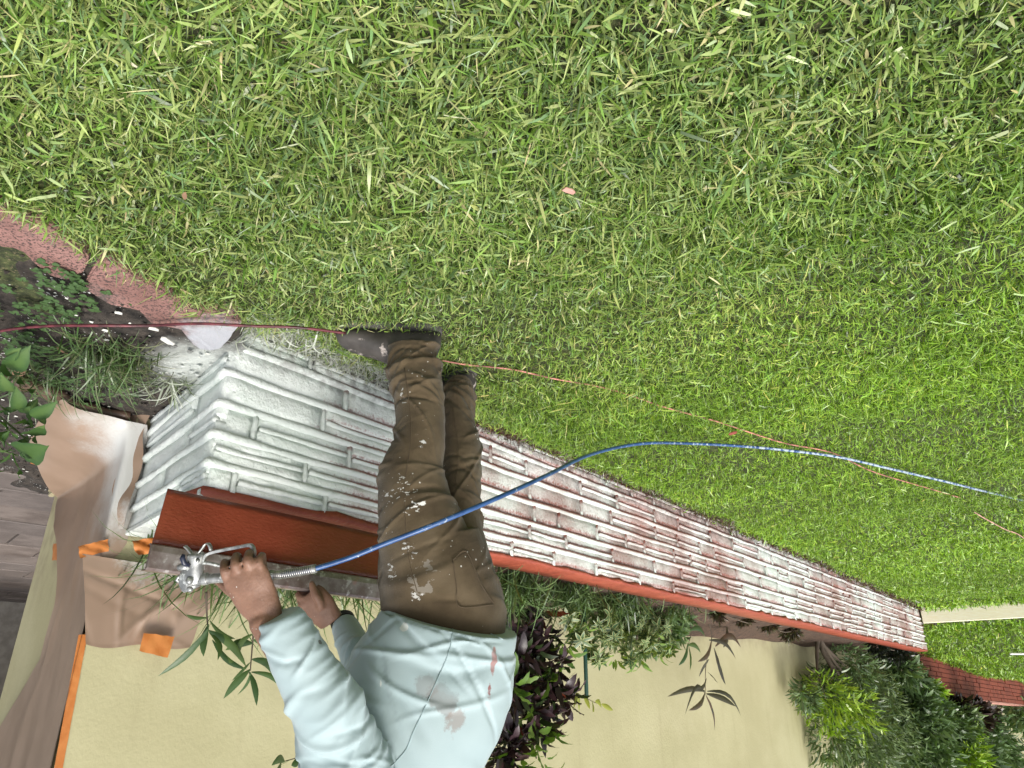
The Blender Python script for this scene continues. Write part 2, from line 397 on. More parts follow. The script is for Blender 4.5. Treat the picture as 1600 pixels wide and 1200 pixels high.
def brick_mesh(o, ax, nrm, s0, s1, z0, z1, out, rnd):
    """one rough block: front grid pushed about, side faces running back into the wall"""
    gi, gj = 5, 3; ins = .006; vs_, fs = [], []; uvv = []
    L_, H_ = s1 - s0, z1 - z0; ph = rnd.uniform(0, 9)
    for j in range(gj + 1):
        for i in range(gi + 1):
            u, v = i / gi, j / gj; edge = (i in (0, gi)) or (j in (0, gj))
            d = out + (-.004 if edge else rnd.uniform(-.0022, .0028)) + .002 * math.sin(ph + 5 * u + 3 * v)
            P_ = o + ax * (s0 + L_ * (u if 0 < i < gi else (ins / L_ if i == 0 else 1 - ins / L_))) + Z * (z0 + H_ * (v if 0 < j < gj else (ins * .6 / H_ if j == 0 else 1 - ins * .6 / H_))) + nrm * d
            vs_.append(P_); uvv.append((s0 + L_ * u, v))
    for j in range(gj):
        for i in range(gi):
            a = j * (gi + 1) + i; fs.append((a, a + 1, a + gi + 2, a + gi + 1))
    rim = [i for i in range(gi + 1)] + [j * (gi + 1) + gi for j in range(1, gj + 1)] + [gj * (gi + 1) + i for i in range(gi - 1, -1, -1)] + [j * (gi + 1) for j in range(gj - 1, 0, -1)]
    b0 = len(vs_)
    for r in rim:
        vs_.append(vs_[r] - nrm * .03); uvv.append(uvv[r])
    m_ = len(rim)
    for i in range(m_): fs.append((rim[i], b0 + i, b0 + (i + 1) % m_, rim[(i + 1) % m_]))
    me = mesh_from(vs_, fs, 'brick'); ul = me.uv_layers.new(name='uv')
    for lp in me.loops: ul.data[lp.index].uv = uvv[lp.vertex_index]
    return me

wall = empty('planter_wall', C0); bpy.context.view_layer.update()
tag(wall, 'low block planter wall, old red paint half sprayed white, with red flat coping', 'wall')
courses = [-.14, -.025, .075, .177, .275, .365, .441]
rnd = random.Random(5)
# solid core behind the blocks (one L shaped body: long run and end return)
def prism(name, poly, z0, z1, mat, parent, bevel=0.0):
    n = len(poly); v = [Vector((p_[0], p_[1], z0)) for p_ in poly] + [Vector((p_[0], p_[1], z1)) for p_ in poly]
    f = [tuple(range(n - 1, -1, -1)), tuple(range(n, 2 * n))] + [(i, (i + 1) % n, n + (i + 1) % n, n + i) for i in range(n)]
    return link(name, bevel_mesh(v, f, bevel), mat, parent, False)
TH = .165
inner = C0 + D * .16 + N * TH
c_in = C0 + N * .012 + D * .012
poly = [c_in, C0 + D * (WL - .01) + N * .012, C0 + D * (WL - .01) + N * TH, inner, inner + E_DIR * (E_LEN - .3), EQ - E_N * .2, EQ - E_N * .012, c_in]
poly = [c_in, EQ - E_N * .012, EQ - E_N * .20, inner, C0 + D * (WL - .01) + N * TH, C0 + D * (WL - .01) + N * .012]
prism('wall_core', poly, -.2, WH - .004, M_BEAD, wall)

def wob(pts, amp, rnd_): return [p_ + Vector((0, 0, rnd_.uniform(-amp, amp))) for p_ in pts]
def bead(pts, r, rr, seg=7):
    cp = catmull(pts, max(4, len(pts) * 2)); R_ = [r * rr.uniform(.86, 1.14) for _ in cp]
    return tube('mortar_bead', cp, R_, M_BEAD, wall, seg)
first = {1: [.0, .46, .80], 2: [.0, .375, .74], 3: [.0, .13, .50, .86], 4: [.0, .33, .68], 5: [.0, .09, .42, .80]}
split_first = {2: [0, 1, 0], 3: [1, 1, 1, 0], 4: [1, 1, 0], 5: [0, 1, 1, 0], 1: [0, 0, 1]}
nb = 0
for ci in range(len(courses) - 1):
    z0, z1 = courses[ci], courses[ci + 1]
    js = list(first.get(ci, [0.0, .3])); 
    while js[-1] < WL - .45: js.append(js[-1] + rnd.choice([.20, .26, .30, .34, .40, .44]) * rnd.uniform(.92, 1.08))
    js = [j for j in js if j < WL - .15] + [WL]
    for i in range(len(js) - 1):
        a, b = js[i], js[i + 1]
        fs_ = split_first.get(ci, [])
        sp_ = fs_[i] if i < len(fs_) else (rnd.random() < .52)
        if (b - a) < .16: sp_ = 0
        zm = z0 + (z1 - z0) * rnd.uniform(.44, .58)
        for (za, zb) in ([(z0, zm), (zm, z1)] if sp_ else [(z0, z1)]):
            link('brick', brick_mesh(C0, D, -N, a + .006, b - .006, za + .003, zb - .003, rnd.uniform(-.005, .005), rnd), M_BRICK, wall); nb += 1
        if sp_:
            bead([C0 + D * (a + .014 + (b - a - .028) * t_) + N * .004 + Z * (zm + rnd.uniform(-.0025, .0025)) for t_ in np.linspace(0, 1, 5)], .0104, rnd)
        if i > 0:
            tube('vertical_joint', [C0 + D * (a + rnd.uniform(-.003, .003)) + N * .0065 + Z * z_ for z_ in np.linspace(z0 + .002, z1 - .002, 4)], [.0105 * rnd.uniform(.8, 1.1) for _ in range(4)], M_BEAD, wall, 6)
    if ci > 0:   # main bed joint, one bead round the corner and along the run
        pts = [C0 + E_DIR * e_ - E_N * .005 + Z * (z0 + rnd.uniform(-.003, .003)) for e_ in np.linspace(E_LEN - .01, .05, 7)]
        pts += [C0 - D * .0 + (E_N - N).normalized() * -.004 + Z * z0]
        pts += [C0 + D * s__ + N * .0055 + Z * (z0 + rnd.uniform(-.0035, .0035)) for s__ in np.linspace(.06, WL, 58)]
        bead(pts, .0142, rnd, 10)
    # end face blocks
    je = [0.0, rnd.choice([.24, .34, .44]), E_LEN - .005]
    for i in range(2):
        a, b = je[i], je[i + 1]; sp_ = rnd.random() < .35; zm = (z0 + z1) / 2
        for (za, zb) in ([(z0, zm), (zm, z1)] if sp_ else [(z0, z1)]):
            link('brick', brick_mesh(C0, E_DIR, E_N, a + .003, b - .003, za + .003, zb - .003, rnd.uniform(-.004, .004), rnd), M_BRICK, wall)
        if sp_: bead([C0 + E_DIR * (a + (b - a) * t_) - E_N * .004 + Z * (zm + rnd.uniform(-.002, .002)) for t_ in np.linspace(.04, .97, 5)], .0104, rnd)
    # far end face
    for (a, b) in ((.0, TH),):
        link('brick', brick_mesh(C0 + D * WL, N, D, a + .004, b, z0 + .003, z1 - .003, 0, rnd), M_BRICK, wall)
# flat red coping: slightly ragged front edge that oversails the blocks a little
nS = 120; top, rows = [], 0
vs_, fs = [], []
for i in range(nS + 1):
    s__ = WL * i / nS; rag = .004 * math.sin(7.1 * s__) + .003 * math.sin(19 * s__ + 1) + .004 * math.sin(41 * s__) + rnd.uniform(-.004, .003) - (.008 if rnd.random() < .05 else 0); zt = WH + .014 + .002 * math.sin(3 * s__)
    st_ = C0 + D * (s__ if i else .005)
    for (q_, z_) in ((.012, WH - .006), (.001 + rag * .5, WH - .004 + rag), (-.001 + rag * .5, zt - .006), (.008, zt), (TH * .5, zt + .002), (TH, zt), (TH, WH - .006)):
        vs_.append(st_ + N * q_ + Z * z_)
for i in range(nS):
    for j in range(6): a = i * 7 + j; fs.append((a, a + 7, a + 8, a + 1))
fs += [tuple(range(6, -1, -1)), tuple(nS * 7 + j for j in range(7))]
cap = link('coping', bevel_mesh(vs_, fs, 0), M_COPING, wall)
# coping of the end return, already sprayed white
poly = [C0 + E_N * .002 + E_DIR * .02, EQ + E_N * .002, EQ - E_N * .2, inner + D * 0.0]
prism('end_coping', poly, WH - .003, WH + .018, M_BEAD, wall, .004)

# second, far planter wall: all red, blocks a few pixels each -> one joined part
w2a = W2A; w2b = W2B; d2 = (w2b - w2a).normalized(); n2 = Vector((d2.y, -d2.x, 0)); n2 = n2 if n2.dot(N) > 0 else -n2
far_wall = empty('planter_wall', w2a + Z * .4); bpy.context.view_layer.update()
tag(far_wall, 'distant low block wall still fully brick red beyond the white one', 'wall')
L2 = (w2b - w2a).length; zb0, zb1 = .38, .62
k = NT('old_red_brick'); p = k.pos(); k.base(k.mix(k.ss(k.noise(p, 4, 4), .3, .7), (.16, .035, .020), (.24, .055, .030))); k.rough(.7); k.bump(k.noise(p, 60, 4), .5, .005); M_OLDRED = k.m
vs_, fs = [], []; r2 = random.Random(9)
for row in range(9):
    s__ = 0.0
    while s__ < L2 - .1:
        ln = r2.uniform(.18, .42); e_ = min(L2, s__ + ln); zt = lambda q: zb0 - .1 + (zb1 - zb0) * q / L2
        v, f = box_data(w2a, d2, -n2, Z, (s__ + .006, r2.uniform(-.012, .004) - .02, 0), (e_ - .006, r2.uniform(.0, .016), 0))
        h0 = .068 * row
        v = [Vector((q.x, q.y, zt((q - w2a).dot(d2)) + h0 + (.004 if kk < 4 else .062))) for kk, q in enumerate(v)]
        b0 = len(vs_); vs_ += v; fs += [tuple(b0 + t_ for t_ in ff_) for ff_ in f]; s__ = e_
o = link('blocks', mesh_from(vs_, fs), M_OLDRED, far_wall, False); tag(o, kind='stuff')
v, f = box_data(w2a, d2, n2, Z, (0, .01, 0), (L2, .22, 0))
v = [Vector((q.x, q.y, (zb0 - .1 + (zb1 - zb0) * (q - w2a).dot(d2) / L2) + (-.4 if kk < 4 else .61))) for kk, q in enumerate(v)]
link('wall_core', mesh_from(v, f), simple('dark_mortar', (.07, .022, .016), .9), far_wall, False)
v, f = box_data(w2a, d2, n2, Z, (-.02, -.012, 0), (L2, .24, 0))
v = [Vector((q.x, q.y, (zb0 - .1 + (zb1 - zb0) * (q - w2a).dot(d2) / L2) + (.612 if kk < 4 else .635))) for kk, q in enumerate(v)]
link('coping', mesh_from(v, f), simple('faded_coping', (.42, .20, .16), .6), far_wall, False)

# planter soil behind the wall
k = NT('planter_mulch'); p = k.pos()
c = k.mix(k.ss(k.noise(p, 30, 5, .65), .3, .7), (.030, .018, .012), (.12, .07, .045)); k.base(c); k.rough(.95); k.bump(k.noise(p, 60, 5, .7), .9, .02); M_MULCH = k.m
vs_, fs = [], []; na, nq = 110, 9
for i in range(na):
    for j in range(nq):
        s__ = .2 + (WL - .2) * i / (na - 1); q_ = TH - .01 + .62 * j / (nq - 1)
        P_ = C0 + D * s__ + N * q_; vs_.append((P_.x, P_.y, .40 + .07 * j / (nq - 1) + .018 * float(vnoise(s__, q_, 9, 8)) + .07 * max(0, 1 - abs(s__ - 4.6) / 1.6) * j / (nq - 1)))
fs = [(i * nq + j, (i + 1) * nq + j, (i + 1) * nq + j + 1, i * nq + j + 1) for i in range(na - 1) for j in range(nq - 1)]
tag(link('planter_soil', mesh_from(vs_, fs), M_MULCH), kind='structure')

# ================================================================== HOUSE
k = NT('yellow_stucco'); p = k.pos(); n1 = k.noise(p, 2.2, 4); n2_ = k.noise(p, 60, 5, .6)
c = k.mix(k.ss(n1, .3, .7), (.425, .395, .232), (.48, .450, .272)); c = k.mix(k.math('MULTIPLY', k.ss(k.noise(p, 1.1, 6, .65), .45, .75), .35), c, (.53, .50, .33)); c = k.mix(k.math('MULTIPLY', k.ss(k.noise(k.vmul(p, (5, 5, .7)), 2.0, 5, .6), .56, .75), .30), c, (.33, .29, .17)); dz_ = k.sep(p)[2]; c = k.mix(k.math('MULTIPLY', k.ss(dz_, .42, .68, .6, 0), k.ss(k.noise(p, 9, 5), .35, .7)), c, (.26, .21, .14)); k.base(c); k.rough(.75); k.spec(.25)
k.bump(k.math('ADD', n2_, k.math('MULTIPLY', k.noise(p, 14, 3), .8)), .26, .006); M_STUCCO = k.m
house = empty('house', K); bpy.context.view_layer.update()
tag(house, 'house with pale yellow stucco walls behind the planter', 'house')
prism('front_wall', [K, K + B_DIR * .2 - B_N * .01, K + D * 26 + N * .2, K + D * 26], -.3, 3.0, M_STUCCO, house, .005)
prism('side_wall', [K + B_DIR * .012 + B_N * .002, K + B_DIR * B_LEN + B_N * .002, K + B_DIR * B_LEN - B_N * .2, K + B_DIR * .25 - B_N * .2], -.3, 3.0, M_STUCCO, house, .005)
# moulded foot of the side wall's far end
bp = K + B_DIR * B_LEN
v, f = box_data(bp, B_DIR, B_N, Z, (-.075, .0025, -.02), (.012, .028, .085)); fb = link('base_block', bevel_mesh(v, f, .004), M_STUCCO, house, False)
v, f = box_data(bp, B_DIR, B_N, Z, (-.062, .0285, .0), (-.004, .036, .065)); link('moulding', bevel_mesh(v, f, .003), M_STUCCO, fb, False)
# covered patio behind: roof and far wall that keep it dark
M_DARKWALL = simple('shaded_wall', (.32, .29, .25), .9)
v, f = box_data(K, B_DIR, B_N, Z, (3.6, -12, 2.45), (11, 1.6, 2.6)); link('patio_roof', bevel_mesh(v, f, .01), M_DARKWALL, house, False)
v, f = box_data(K, B_DIR, B_N, Z, (7.0, -12, -.1), (7.2, 3.6, 2.44)); link('patio_back_wall', bevel_mesh(v, f, .01), M_DARKWALL, house, False)
# slate patio floor
k = NT('slate'); p = k.pos(); oi = k.n('ObjectInfo').outputs['Random']
c = k.mix(k.ss(k.noise(p, 4, 5, .6), .3, .7), (.105, .082, .070), (.20, .165, .145)); c = k.mix(k.math('MULTIPLY', oi, .5), c, (.13, .115, .11)); k.base(c); k.rough(.62); k.bump(k.noise(p, 16, 6, .65), .6, .012); M_SLATE = k.m
pat = link('patio', bevel_mesh(*box_data(K, B_DIR, B_N, Z, (B_LEN + .03, -6, -.2), (7.0, 4.2, -.012)), 0), simple('patio_grout', (.07, .058, .05), .95), None, False)
tag(pat, kind='structure'); bpy.context.view_layer.update()
rt = random.Random(3); u_ = B_LEN + .03
while u_ < 6.6:
    du = rt.uniform(.28, .48); w_ = -1.6 + rt.uniform(0, .3)
    while w_ < 2.0:
        dw = rt.uniform(.35, .75)
        v, f = box_data(K, B_DIR, B_N, Z, (u_ + .006, w_ + .006, -.03), (u_ + du - .006, w_ + dw - .006, rt.uniform(-.002, .006)))
        link('slate_tile', bevel_mesh(v, f, .004), M_SLATE, pat, False); w_ += dw
    u_ += du

# ================================================================== EDGING STONES, BOARD AND LITTER
k = NT('pink_concrete'); p = k.pos()
c = k.mix(k.ss(k.noise(p, 9, 4), .3, .7), (.22, .110, .092), (.33, .180, .155)); c = k.mix(k.ss(k.noise(p, 150, 3), .50, .60), c, (.085, .05, .045)); c = k.mix(k.ss(k.noise(p, 6, 5, .7), .54, .70), c, (.09, .075, .07))
wd = k.math('ADD', k.dist(p, (0.835, 1.895, .0)), k.math('MULTIPLY', k.math('SUBTRACT', k.noise(p, 26, 4), .5), .14))
c = k.mix(k.ss(wd, .10, .20, .9, 0), c, (.46, .48, .52)); k.base(c); k.rough(.92); k.bump(k.noise(p, 170, 4, .7), .8, .006); M_PINK = k.m
def stone(px, z, label):
    pts = [gnd(a_, b_, z) for a_, b_ in px]; n = len(pts); bm = bmesh.new()
    # round the outline
    cl = catmull([pts[i % n] for i in range(n + 1)], n * 4)[:-1]
    t_ = [bm.verts.new((q[0] + random.uniform(-.003, .003), q[1] + random.uniform(-.003, .003), z + random.uniform(-.003, .002))) for q in cl]
    b_ = [bm.verts.new((q[0] * 1.0, q[1], -.06)) for q in cl]; m_ = len(t_)
    c_ = bm.verts.new(tuple(np.mean([v.co for v in t_], axis=0)))
    for i in range(m_): bm.faces.new((t_[i], t_[(i + 1) % m_], c_)); bm.faces.new((b_[i], b_[(i + 1) % m_], t_[(i + 1) % m_], t_[i]))
    bmesh.ops.recalc_face_normals(bm, faces=bm.faces)
    rim = [e for e in bm.edges if sum(v in t_ for v in e.verts) == 2]
    bmesh.ops.bevel(bm, geom=rim, offset=.005, segments=2, affect='EDGES')
    me = bpy.data.meshes.new('stone'); bm.to_mesh(me); bm.free()
    return tag(link('edging_stone', me, M_PINK, None, False), label, 'edging stone', 'rough pink edging stones along the soil bed')
stone([(158, 398), (200, 425), (250, 452), (300, 482), (372, 498), (366, 520), (347, 543), (326, 549), (305, 541), (283, 516), (238, 508), (213, 487), (166, 474), (134, 449)], .030, 'rough pink edging stone with white sprayed end touching the wall corner')
stone([(-30, 300), (25, 338), (58, 342), (136, 398), (118, 437), (72, 428), (36, 396), (-8, 384), (-60, 360)], .028, 'rough pink edging stone across the crack, nearer the photo edge')
stone([(-150, 235), (-30, 290), (-66, 352), (-120, 330), (-190, 290)], .020, 'dark weathered edging stone at the photo edge beside the lawn')

bd = C0 + D * (WL + .0)
k = NT('pine_board'); p = k.pos(); g = k.noise(k.vmul(p, (6, 6, 60)), 2.0, 4)
c = k.mix(k.ss(g, .35, .65), (.88, .80, .58), (.92, .87, .70)); c = k.mix(k.ss(k.dist(p, tuple(gnd(1503, 947, .1) )), .05, .09, .7, 0), c, (.62, .34, .08)); k.base(c); k.rough(.6); k.bump(g, .2, .003); M_PINE = k.m
brd = link('timber_board', bevel_mesh(*box_data(bd, -N, D, Z, (.02, -.035, -.12), (3.4, .005, .135)), .004), M_PINE, None, False)
tag(brd, 'pale new timber board on edge holding back the higher lawn', 'board')
# ================================================================== MASKING FILM AND TAPE
def film_mat(name, spray_at, r0, r1):
    k = NT(name); p = k.pos(); c = k.mix(k.ss(k.noise(p, 5, 3), .3, .7), (.245, .170, .120), (.295, .208, .152))
    wd = k.math('ADD', k.dist(p, spray_at), k.math('MULTIPLY', k.math('SUBTRACT', k.noise(p, 7, 4), .5), .30))
    fine = k.math('MULTIPLY', k.math('SUBTRACT', k.noise(p, 120, 2), .5), .08)
    k.base(k.mix(k.ss(k.math('ADD', wd, fine), r0, r1, .85, 0), c, (.52, .54, .53))); k.rough(.33); k.spec(.5); rn = k.n('TexNoise', noise_type='RIDGED_MULTIFRACTAL'); rn.inputs['Scale'].default_value = 9; rn.inputs['Detail'].default_value = 3; k.l(p, rn.inputs['Vector']); k.bump(rn.outputs['Fac'], .12, .006); return k.m
M_FILM_B = film_mat('brown_film', (1.39, 2.47, .22), .10, .34); M_FILM_A = film_mat('brown_film_top', (1.28, 2.66, .44), .10, .22)
k = NT('orange_tape'); p = k.pos(); k.base(k.mix(k.ss(k.noise(p, 25, 4), .3, .75), (.46, .150, .030), (.56, .215, .055))); k.rough(.55); k.bump(k.noise(p, 70, 4), .3, .002); M_TAPE = k.m

def ridged(u, v, seed, f=6.0, n=7, stretch=(1, 1)):
    r = np.random.default_rng(seed); out = 0
    for _ in range(n):
        a = r.uniform(0, math.pi); ff = f * r.uniform(.5, 1.8); ph = r.uniform(0, 6.28)
        w = np.sin(ff * (u * stretch[0] * math.cos(a) + v * stretch[1] * math.sin(a)) + ph + 1.2 * np.sin(ff * .35 * (u * math.sin(a) - v * math.cos(a)) + ph * 2))
        out = out + (1 - np.abs(w)) ** 2 / (ff / f)
    return out / n
edge_px = [(106, 745), (110, 790), (115, 860), (112, 900), (104, 945), (70, 1032), (0, 1150), (-60, 1250)]
ez, eu = [], []
for a_, b_ in edge_px:
    q = on_plane(a_, b_, K, B_N); ez.append(q.z); eu.append((q - K).dot(B_DIR))
nr, nc = 60, 44; out_px = [(230, 664), (200, 657), (165, 648), (130, 640), (112, 632), (97, 622), (80, 638), (60, 658), (50, 680), (46, 692)]
G = catmull([gnd(a_, b_, .045) for a_, b_ in out_px], nc)
vs_ = []
for i in range(nr):
    for j in range(nc):
        c_ = j / (nc - 1); f_ = i / (nr - 1); wrap = max(0, .10 - c_) * .7; c_ = max(0, (c_ - .10) / .90)
        zt, zb = 1.75, .17; wrap = wrap * float(1 - smooth(np.float64(zt + (zb - zt) * (f_ / .72)), .48, .62))
        if f_ < .72:
            z_ = zt + (zb - zt) * (f_ / .72); u__ = -.012 + c_ * (float(np.interp(z_, ez, eu)) + .012)
            fold = .010 + .016 * float(ridged(np.float64(u__), np.float64(z_ * .25), 4, 14)) * (.3 + min(1, c_ * 2)) + .05 * c_ ** 3 * max(0, 1 - abs(z_ - .35) / .5)
            P_ = K + B_DIR * u__ + B_N * (.006 + fold) + Z * z_ + (D - B_N * .1) * wrap
        else:
            g_ = (f_ - .72) / .28; u0 = -.012 + c_ * (float(np.interp(zb, ez, eu)) + .012)
            P0 = K + B_DIR * u0 + B_N * (.016 + .03 * c_ ** 3) + Z * zb + (D - B_N * .1) * wrap; P1 = Vector(G[j]); Pm = P0.lerp(P1, .35) - Z * .0 + Vector((0, 0, -.02 + .05 * c_ * c_))
            P_ = P0 * (1 - g_) ** 2 + Pm * 2 * g_ * (1 - g_) + P1 * g_ * g_
            P_ += Z * (.010 * float(ridged(np.float64(P_.x), np.float64(P_.y), 6, 12)) * g_ + .05 * max(0, c_ - .5) * math.sin(g_ * 3.1) - .012 * math.sin(g_ * 3.1))
        vs_.append(P_)
fs = [(i * nc + j, i * nc + j + 1, (i + 1) * nc + j + 1, (i + 1) * nc + j) for i in range(nr - 1) for j in range(nc - 1)]
tag(link('masking_film', mesh_from(vs_, fs), M_FILM_B), 'brown masking film hung down the side wall and flaring onto the soil', 'masking film')
# the torn strip of film standing on the soil where the wall's end face stops
vs_ = []; n1_, n2_ = 26, 8
for i in range(n1_):
    for j in range(n2_):
        f_, g_ = i / (n1_ - 1), j / (n2_ - 1)
        P_ = EQ + E_N * (.012 + .048 * g_ + .010 * math.sin(9 * f_ + 2 * g_)) + Z * (.0 + f_ * .44) + E_DIR * (-.035 + .055 * g_ + .012 * math.sin(13 * f_))
        vs_.append(P_)
fs = [(i * n2_ + j, i * n2_ + j + 1, (i + 1) * n2_ + j + 1, (i + 1) * n2_ + j) for i in range(n1_ - 1) for j in range(n2_ - 1)]
tag(link('masking_film', mesh_from(vs_, fs), M_FILM_A), 'torn strip of film edge sprayed white beside the wall end', 'masking film')
# film on the front wall above the end of the planter wall
nA = -N; corners = [on_plane(a_, b_, K, N) for a_, b_ in ((126, 866), (350, 905), (288, 1010), (131, 1007))]
n1_ = 96; vs_ = []
rc = random.Random(58); CRS = [(rc.uniform(-.02, .44), rc.uniform(-.02, .32), rc.uniform(0, 3.14), rc.uniform(.08, .25), rc.uniform(.010, .034), rc.uniform(-.007, .012)) for _ in range(22)]
def crumple(a, b):
    o_ = .010
    for (x0, y0, an, ln, w, am) in CRS:
        u = (a - x0) * math.cos(an) + (b - y0) * math.sin(an); v = -(a - x0) * math.sin(an) + (b - y0) * math.cos(an)
        o_ += am * .7 * math.exp(-(v / w) ** 2) * math.exp(-(u / ln) ** 4)
    return max(.001, o_)
for i in range(n1_):
    for j in range(n1_):
        f_, g_ = i / (n1_ - 1), j / (n1_ - 1)
        P_ = corners[0].lerp(corners[1], f_).lerp(corners[3].lerp(corners[2], f_), g_)
        P_ = P_ + Z * (.008 * math.sin(9 * f_) + .02 * f_ * (1 - f_)) * g_ + D * .012 * math.sin(8 * g_) * f_
        P_ = P_ + nA * (.012 + crumple(f_ * .42, g_ * .30) * (.25 + .75 * math.sin(3.14 * min(.96, max(.04, g_)))) + .05 * (1 - g_) ** 2 * f_)
        vs_.append(P_)
fs = [(i * n1_ + j, i * n1_ + j + 1, (i + 1) * n1_ + j + 1, (i + 1) * n1_ + j) for i in range(n1_ - 1) for j in range(n1_ - 1)]
tag(link('masking_film', mesh_from(vs_, fs), M_FILM_A), 'crumpled brown masking film taped on the yellow wall above the white corner', 'masking film')
def strip(px, pn, off, label, n=10, ripple=.0015):
    """flat tape: four picture corners dropped on a wall plane"""
    p0, nn = pn; q = [on_plane(a_, b_, p0, nn) for a_, b_ in px]; out = nn if nn.dot(CAM - p0) > 0 else -nn
    vs_ = []
    for i in range(n + 1):
        for j in range(5):
            P_ = q[0].lerp(q[1], i / n).lerp(q[3].lerp(q[2], i / n), j / 4); vs_.append(P_ + out * (off + ripple * math.sin(5 * i + 2 * j) + ripple * random.random()) + Z * random.uniform(-.0015, .0015))
    fs = [(i * 5 + j, i * 5 + j + 1, (i + 1) * 5 + j + 1, (i + 1) * 5 + j) for i in range(n) for j in range(4)]
    return tag(link('masking_tape', mesh_from(vs_, fs), M_TAPE, None, True), label, 'tape', 'strips of orange masking tape')
strip([(136, 992), (86, 1260), (73, 1260), (122, 992)], (K, N), .0035, 'long vertical strip of orange tape down the house corner', 30, .0006)
strip([(214, 990), (262, 996), (251, 1029), (207, 1018)], (K, N), .050, 'orange tape patch holding the upper edge of crumpled film', 8)
strip([(100, 852), (114, 848), (112, 876), (99, 878)], (K, B_N), .040, 'short orange tape tab on the film at the house corner', 6)
strip([(119, 855), (165, 843), (167, 862), (121, 873)], (K, N), .016, 'torn orange tape strip at the lower edge of crumpled film', 8, .004)
strip([(205, 846), (250, 838), (262, 862), (214, 868)], (C0 + N * .12, N), .0, 'ragged orange tape showing behind the white wall top', 8, .006)
# orange tape curling under the flared film by the patio
q0, q1 = gnd(48, 722, .02), gnd(104, 738, .02); vs_ = []
for i in range(17):
    for j in range(4):
        f_ = i / 16; P_ = q0.lerp(q1, f_) + Vector((-.6, -.8, 0)) * (.012 * j) + Z * (.006 + .012 * math.sin(f_ * 9) ** 2 * j / 3); vs_.append(P_)
fs = [(i * 4 + j, i * 4 + j + 1, (i + 1) * 4 + j + 1, (i + 1) * 4 + j) for i in range(16) for j in range(3)]
tag(link('masking_tape', mesh_from(vs_, fs), M_TAPE), 'curled orange tape on the patio edge under the flared film', 'tape', 'strips of orange masking tape')
# folded dark brown film / cardboard lying along the soil
pts = [gnd(-40, 590, .03), gnd(20, 598, .035), (gnd(75, 615, .035)), gnd(130, 640, .03), gnd(200, 652, .02)]
v, f = tube_data(catmull(pts, 30), [.03 + .006 * math.sin(i * .9) for i in range(30)], 10)
v = [Vector((q[0], q[1], .012 + (q[2] - .012) * .75)) for q in v]
tag(link('rolled_film', mesh_from(v, f), simple('dark_film', (.10, .062, .042), .5, bump=.4, bscale=14, bdist=.01)), 'rolled dark brown film lying on soil below the leafy weed', 'film roll')
# ================================================================== PERSON
def loft(rings, n, m, disp=None, caps=True, ref=(-1, 0, 0)):
    """rings: (centre, half width across the picture, half depth). Returns verts, faces of a closed tube"""
    cen = catmull([r[0] for r in rings], n); ra = catmull([(r[1], r[2], 0) for r in rings], n)
    T = np.gradient(cen, axis=0); T /= np.linalg.norm(T, axis=1)[:, None]
    vs_ = []; arc = np.concatenate([[0], np.cumsum(np.linalg.norm(np.diff(cen, axis=0), axis=1))])
    th = np.linspace(0, 2 * math.pi, m, endpoint=False); ref = np.array(ref, float)
    for i in range(n):
        A = ref - T[i] * ref.dot(T[i]); A /= np.linalg.norm(A); B = np.cross(T[i], A)
        d = disp(arc[i], arc[-1], th) if disp else 0
        c, s = np.cos(th), np.sin(th)
        vs_.append(cen[i] + A * ((ra[i, 0] + d) * c)[:, None] + B * ((ra[i, 1] + d) * s)[:, None])
    V = np.vstack(vs_); fs = [(i * m + k, i * m + (k + 1) % m, (i + 1) * m + (k + 1) % m, (i + 1) * m + k) for i in range(n - 1) for k in range(m)]
    if caps:
        V = np.vstack([V, cen[0], cen[-1]]); a, b = len(V) - 2, len(V) - 1
        fs += [(a, (k + 1) % m, k) for k in range(m)] + [(b, (n - 1) * m + k, (n - 1) * m + (k + 1) % m) for k in range(m)]
    return V, fs
def R(px, py, t, hw, dep): return (at(px, py, t), hw * t / F_PX, dep)
def fold_fn(seed, env, amp, ks=(45, 95), nw=7, sharp=1.6):
    r = np.random.default_rng(seed); W_ = [(r.uniform(*ks), int(r.integers(0, 2)) * r.choice([-1, 1]), r.uniform(0, 6.28), r.uniform(0, 6.28), r.uniform(.4, 1.0)) for _ in range(nw)]
    def f(s, Ltot, th):
        out = np.zeros_like(th)
        for kf, mm, ph, th0, a in W_:
            mod = (.5 + .5 * np.cos(th - th0 + .8 * math.sin(9 * s + ph))) ** 1.5
            w = np.sin(kf * s + mm * th + ph + .9 * np.sin(2 * th + ph))
            out += a * mod * (np.sign(w) * np.abs(w) ** (1 / sharp) if False else (1 - np.abs(w)) ** sharp)
        return amp * env(s / Ltot) * (out / nw * 2.2 - .35)
    return f
def crease_fn(seed, n, Ltot, env, amp, wid=(.004, .011), slope=.03, thlen=(.5, 1.5), neg=.35, curv=.012):
    """cloth creases: short curved ridges and furrows scattered over the sleeve or leg"""
    r = np.random.default_rng(seed); cs = []
    while len(cs) < n:
        u = r.random()
        if r.random() > env(u) / 1.6: continue
        cs.append((u * Ltot, r.uniform(0, 6.283), r.normal(0, slope), r.normal(0, curv), r.uniform(*wid), r.uniform(*thlen), amp * r.uniform(.35, 1) * (-1 if r.random() < neg else 1)))
    def f(s, Lt, th):
        out = np.zeros_like(th)
        for s0, t0, m_, c_, w, tl, a in cs:
            if abs(s - s0) > .35: continue
            d = (th - t0 + math.pi) % (2 * math.pi) - math.pi
            e = (s - s0 - m_ * d - c_ * d * d) / w; out += a * np.exp(-np.where(e > 0, e, e * 1.6) ** 2) * np.exp(-(d / tl) ** 4)
        return out
    return f
def plus(*fns): return lambda s, Lt, th: sum(f(s, Lt, th) for f in fns)
